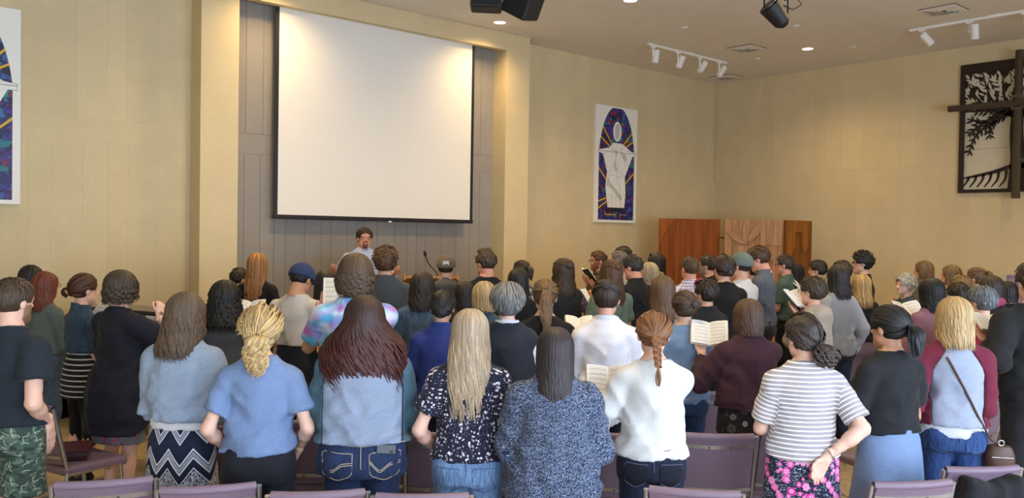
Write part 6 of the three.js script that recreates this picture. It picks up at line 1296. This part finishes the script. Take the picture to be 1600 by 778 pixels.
person({ x: 8.681, z: -5.729, turn: 3.201, h: 1.745, lod: 2, hair:{s:'curlyshort',c:'#33281f',v:.026,curl:.008,lift:.012},top:{k:'jacket',m:'#39402f',sl:.97,loose:.5,off:.022},arms:'book', label: 'curly dark-haired person in olive jacket' });
person({ x: 8.242, z: -5.319, turn: 3.505, h: 1.899, lod: 1, sex:'m',skin:'ruddy',hair:{s:'short',c:'#5a3c28',v:.018,ln:.045,topLn:.3},top:{k:'polo_shirt',m:'#5c6374',sl:.40,neck:'collar',loose:.5,hem:.9},arms:'low',bottom:{k:'trousers',m:'#2a2c34'},hd:[.1,.35], label: 'tall man in slate polo shirt looking down' });
person({ x: 9.516, z: -5.806, turn: 3.515, h: 1.777, lod: 1, sex:'m',b:1.1,skin:'ruddy',glasses:1,hair:{s:'short',c:'#4a3c32',v:.010},top:{k:'polo_shirt',m:'#4a615c',sl:.40,neck:'collar',loose:.5,hem:.92},bottom:{k:'trousers',m:'#141418'},arms:'book', label: 'man with glasses and dark green polo shirt' });
person({ x: 10.158, z: -6.043, turn: 3.329, h: 1.647, lod: 2, hair:{s:'long',c:'#1a1414',L:.2},top:{k:'top',m:'#1c1c22',sl:.95},arms:'book', label: 'dark long-haired person behind the green polo shirt' });
person({ x: 9.829, z: -5.536, turn: 3.515, h: 1.711, lod: 2, sex:'m',skin:'light',hair:{s:'short',c:'#2c211b',v:.014},top:{k:'shirt',m:'gridGrey',sl:.97,neck:'collar'},arms:'book',book:{label:'black song book held by the young man in profile',pos:[9.608,1.391,-5.717],c:'black'}, label: 'young man in profile with short dark hair in front of the right wall' });
person({ x: 6.463, z: -3.677, turn: 3.100, h: 1.670, lod: 1, skin:'light',glasses:1,hair:{s:'short',c:'#4a3a2a',v:.018,ln:.05,nape:-.09},top:{k:'hoodie',m:'#b3a392',sl:.97,neck:'hood',loose:.7,off:.024,hem:.92},bottom:{k:'jeans',m:'#2c6a86:denim'},arms:'book',book:{label:'black song book held by the person in the cream hoodie',pos:[6.444,1.478,-3.820],c:'black'}, label: 'short-haired person with glasses and cream hoodie' });
person({ x: 7.846, z: -4.206, turn: 2.848, h: 1.733, lod: 1, skin:'light',hair:{s:'long',c:'#2a211e',L:.20,w:1.0,wave:.004},top:{k:'sweater',m:'#aeb0b4:heather',sl:.97,hem:.84,loose:.4,off:.018},bottom:{k:'jeans',m:'#27384e:denim'},arms:'down', label: 'woman with dark hair and long pale grey sweater' });
person({ x: 8.924, z: -4.732, turn: 2.931, h: 1.741, lod: 2, sex:'m',hair:{s:'short',c:'#3f352e',v:.014},top:{k:'shirt',m:'#3a3a40',sl:.97},arms:'book', label: 'man with dark hair behind the pale grey sweater' });
person({ x: 8.701, z: -4.393, turn: 2.702, h: 1.611, lod: 1, skin:'light',glasses:1,hair:{s:'long',c:'#c09a60',L:.24,w:1.0,wave:.004,tip:[1.1,1.08,1.02]},top:{k:'jacket',m:'#16171c',sl:.97,hem:.95},bottom:{k:'trousers',m:'#8c7480'},arms:'low', label: 'woman with straight blond hair, black jacket and mauve trousers' });
person({ x: 10.260, z: -5.170, turn: 3.748, h: 1.817, lod: 1, sex:'m',skin:'light',glasses:1,hair:{s:'curlyshort',c:'#1e1815',v:.026,curl:.008,lift:.012},top:{k:'sweater',m:'#1b1b19',sl:.97,loose:.5},arms:'low', label: 'man with curly black hair, glasses and black sweater against the right wall' });
person({ x: 9.766, z: -4.402, turn: 4.089, h: 1.582, lod: 1, skin:'fair',hair:{s:'curlyshort',c:'#d9d2c2',v:.026,curl:.008,lift:.010},top:{k:'cardigan',m:'#39495a',sl:.97},arms:'book', label: 'white-haired older woman in blue cardigan' });
person({ x: 11.151, z: -4.800, turn: 3.461, h: 1.717, lod: 1, skin:'light',hair:{s:'bob',c:'#8a6a44',L:.11,v:.018,amax:2.0},top:{k:'shirt',m:'#6c7068',sl:.95,neck:'collar'},arms:'book', label: 'woman with light brown bob and sage shirt' });
person({ x: 10.584, z: -4.231, turn: 3.435, h: 1.697, lod: 1, skin:'light',hair:{s:'long',c:'#8f7048',L:.18,amax:2.0},top:{k:'top',m:'#a09888',sl:.95},arms:'book', label: 'woman with dark blond hair in profile near the right wall' });
person({ x: 10.390, z: -3.870, turn: 3.149, h: 1.677, lod: 1, skin:'tan',hair:{s:'tail',c:'#7a5a38',L:.16,el:.5,back:.04,v:.012},top:{k:'top',m:'#4a4038',sl:.95},arms:'book', label: 'woman with high light-brown ponytail' });
person({ x: 7.570, z: -3.189, turn: 2.807, h: 1.653, lod: 1, skin:'tan',hair:{s:'long',c:'#100e10',L:.18,v:.02,w:1.02},top:{k:'coat',m:'#9a6a78',sl:.97,hem:.70,loose:.6,off:.026},arms:'high',book:{label:'large black song book held up by the woman in the pink coat',pos:[7.674,1.336,-3.422],c:'black',s:1.25,tilt:.7}, label: 'woman with black hair and dusty pink coat' });
person({ x: 8.439, z: -3.300, turn: 2.554, h: 1.584, lod: 1, skin:'tan',hair:{s:'short',c:'#35271d',v:.02,ln:.06,nape:-.10},top:{k:'coat',m:'#8a2f38',sl:.97,loose:.6,off:.024},scarf:'#b08434',arms:'book', label: 'short-haired person with mustard scarf and red coat' });
person({ x: 7.266, z: -2.659, turn: 2.794, h: 1.621, lod: 1, skin:'fair',hair:{s:'short',c:'#848a92',v:.02,ln:.05,nape:-.10},top:{k:'coat',m:'#8e1428',sl:.97,loose:.7,off:.026,hem:.75},arms:'book', label: 'grey-haired woman in crimson coat' });
person({ x: 8.893, z: -3.176, turn: 2.787, h: 1.648, lod: 1, skin:'light',hair:{s:'bob',c:'#3a2a1f',L:.10,v:.02},top:{k:'top',m:'#16161a',sl:.97},scarf:'#b04a6a',arms:'book', label: 'woman with brown bob, black top and pink scarf' });
person({ x: 9.515, z: -3.696, turn: 2.989, h: 1.615, lod: 2, skin:'fair',hair:{s:'short',c:'#9a7a4c',v:.018},top:{k:'top',m:'#5a5048',sl:.95},arms:'book', label: 'fair-haired child between the mustard scarf and the ponytail' });
person({ x: 9.891, z: -3.373, turn: 2.772, h: 1.561, lod: 2, hair:{s:'bob',c:'#141014',L:.12},top:{k:'top',m:'#151418',sl:.95},arms:'book', label: 'black-haired person in black beside the mauve chair back' });

// ---------------------------------------------------------------- things left on the chairs
{
  const seatThing = (x, z, turn, dx, dz, y, name, label, cat) => { const o = thing(name, label, cat, [x + dx, y, z + dz]); o.rotation.y = turn; return o; };
  const bible = seatThing(1.402, -6.082, 1.903, 0.0, 0.0, 0.487, 'bible', 'thick maroon bible lying on the chair by the camouflage shorts', 'book');
  mesh('cover', [rbox(0.17, 0.005, 0.24, 0.002, 0, 0.0025, 0), rbox(0.17, 0.005, 0.24, 0.002, 0, 0.045, 0), rbox(0.006, 0.045, 0.24, 0.002, -0.083, 0.024, 0)], COVERS.maroon, bible);
  mesh('zip_edge', rbox(0.166, 0.036, 0.236, 0.008, 0.002, 0.0238, 0), std({ color: '#38101a', roughness: 0.6 }), bible);
  bible.scale.setScalar(1.2);
  bible.rotation.y += 0.9;
  const bk = seatThing(2.493, -4.732, 2.517, 0.03, 0.06, 0.487, 'paperback_book', 'small pale book lying on the chair right of the black trousers', 'book');
  mesh('cover', [rbox(0.13, 0.003, 0.19, 0.001, 0, 0.0015, 0), rbox(0.13, 0.003, 0.19, 0.001, 0, 0.026, 0), rbox(0.004, 0.026, 0.19, 0.001, -0.064, 0.0135, 0)], std({ color: '#5d6a86', roughness: 0.6 }), bk);
  mesh('page_block', box(0.122, 0.022, 0.182, 0.001, 0.0138, 0), PAPER, bk);
  // black jacket hung over the chair back at the bottom right
  const [jx, jz, jt] = [4.515, -1.624, 2.579];
  const j = thing('jacket', 'black jacket hung over the chair back at the bottom right', 'jacket', [jx, 0.20, jz], jt);
  const f = (x, y, z) => {
    const w = 0.205 + 0.02 * Math.sin(y * 9), qx = Math.abs(x) - w + 0.05 + 0.03 * sstep(0.5, 0.62, y), zc = 0.02 - (y - 0.4) * -0.02 - 0.055 * sstep(0.1, 0.6, y), qz = Math.abs(z - zc) - 0.045, qy = Math.max(y - 0.60 + 0.03 * Math.cos(x * 14), 0.02 - y + 0.03 * Math.sin(x * 17));
    const d = Math.hypot(Math.max(qx, 0), Math.max(qy, 0), Math.max(qz, 0)) + Math.min(0, Math.max(qx, qy, qz)) - 0.035;
    return d - 0.012 * (1 - 3 * Math.abs(noise(x * 7, y * 2.5, z * 3))) - 0.006 * noise(x * 18, y * 9, z * 12);
  };
  mesh('jacket_body', toGeo(net(f, [-0.34, -0.06, -0.2], [0.34, 0.72, 0.2], 0.012, 1.6), { uvR: 0.15 }), cloth('#14161c'), j);
}

// ---------------------------------------------------------------- shadows on, and hand over
scene.traverse((o) => {
  if (o.isMesh) { o.castShadow = true; o.receiveShadow = true; }
  if (o.isSpotLight || o.isPointLight) o.castShadow = true;
});
renderer.render(scene, camera);
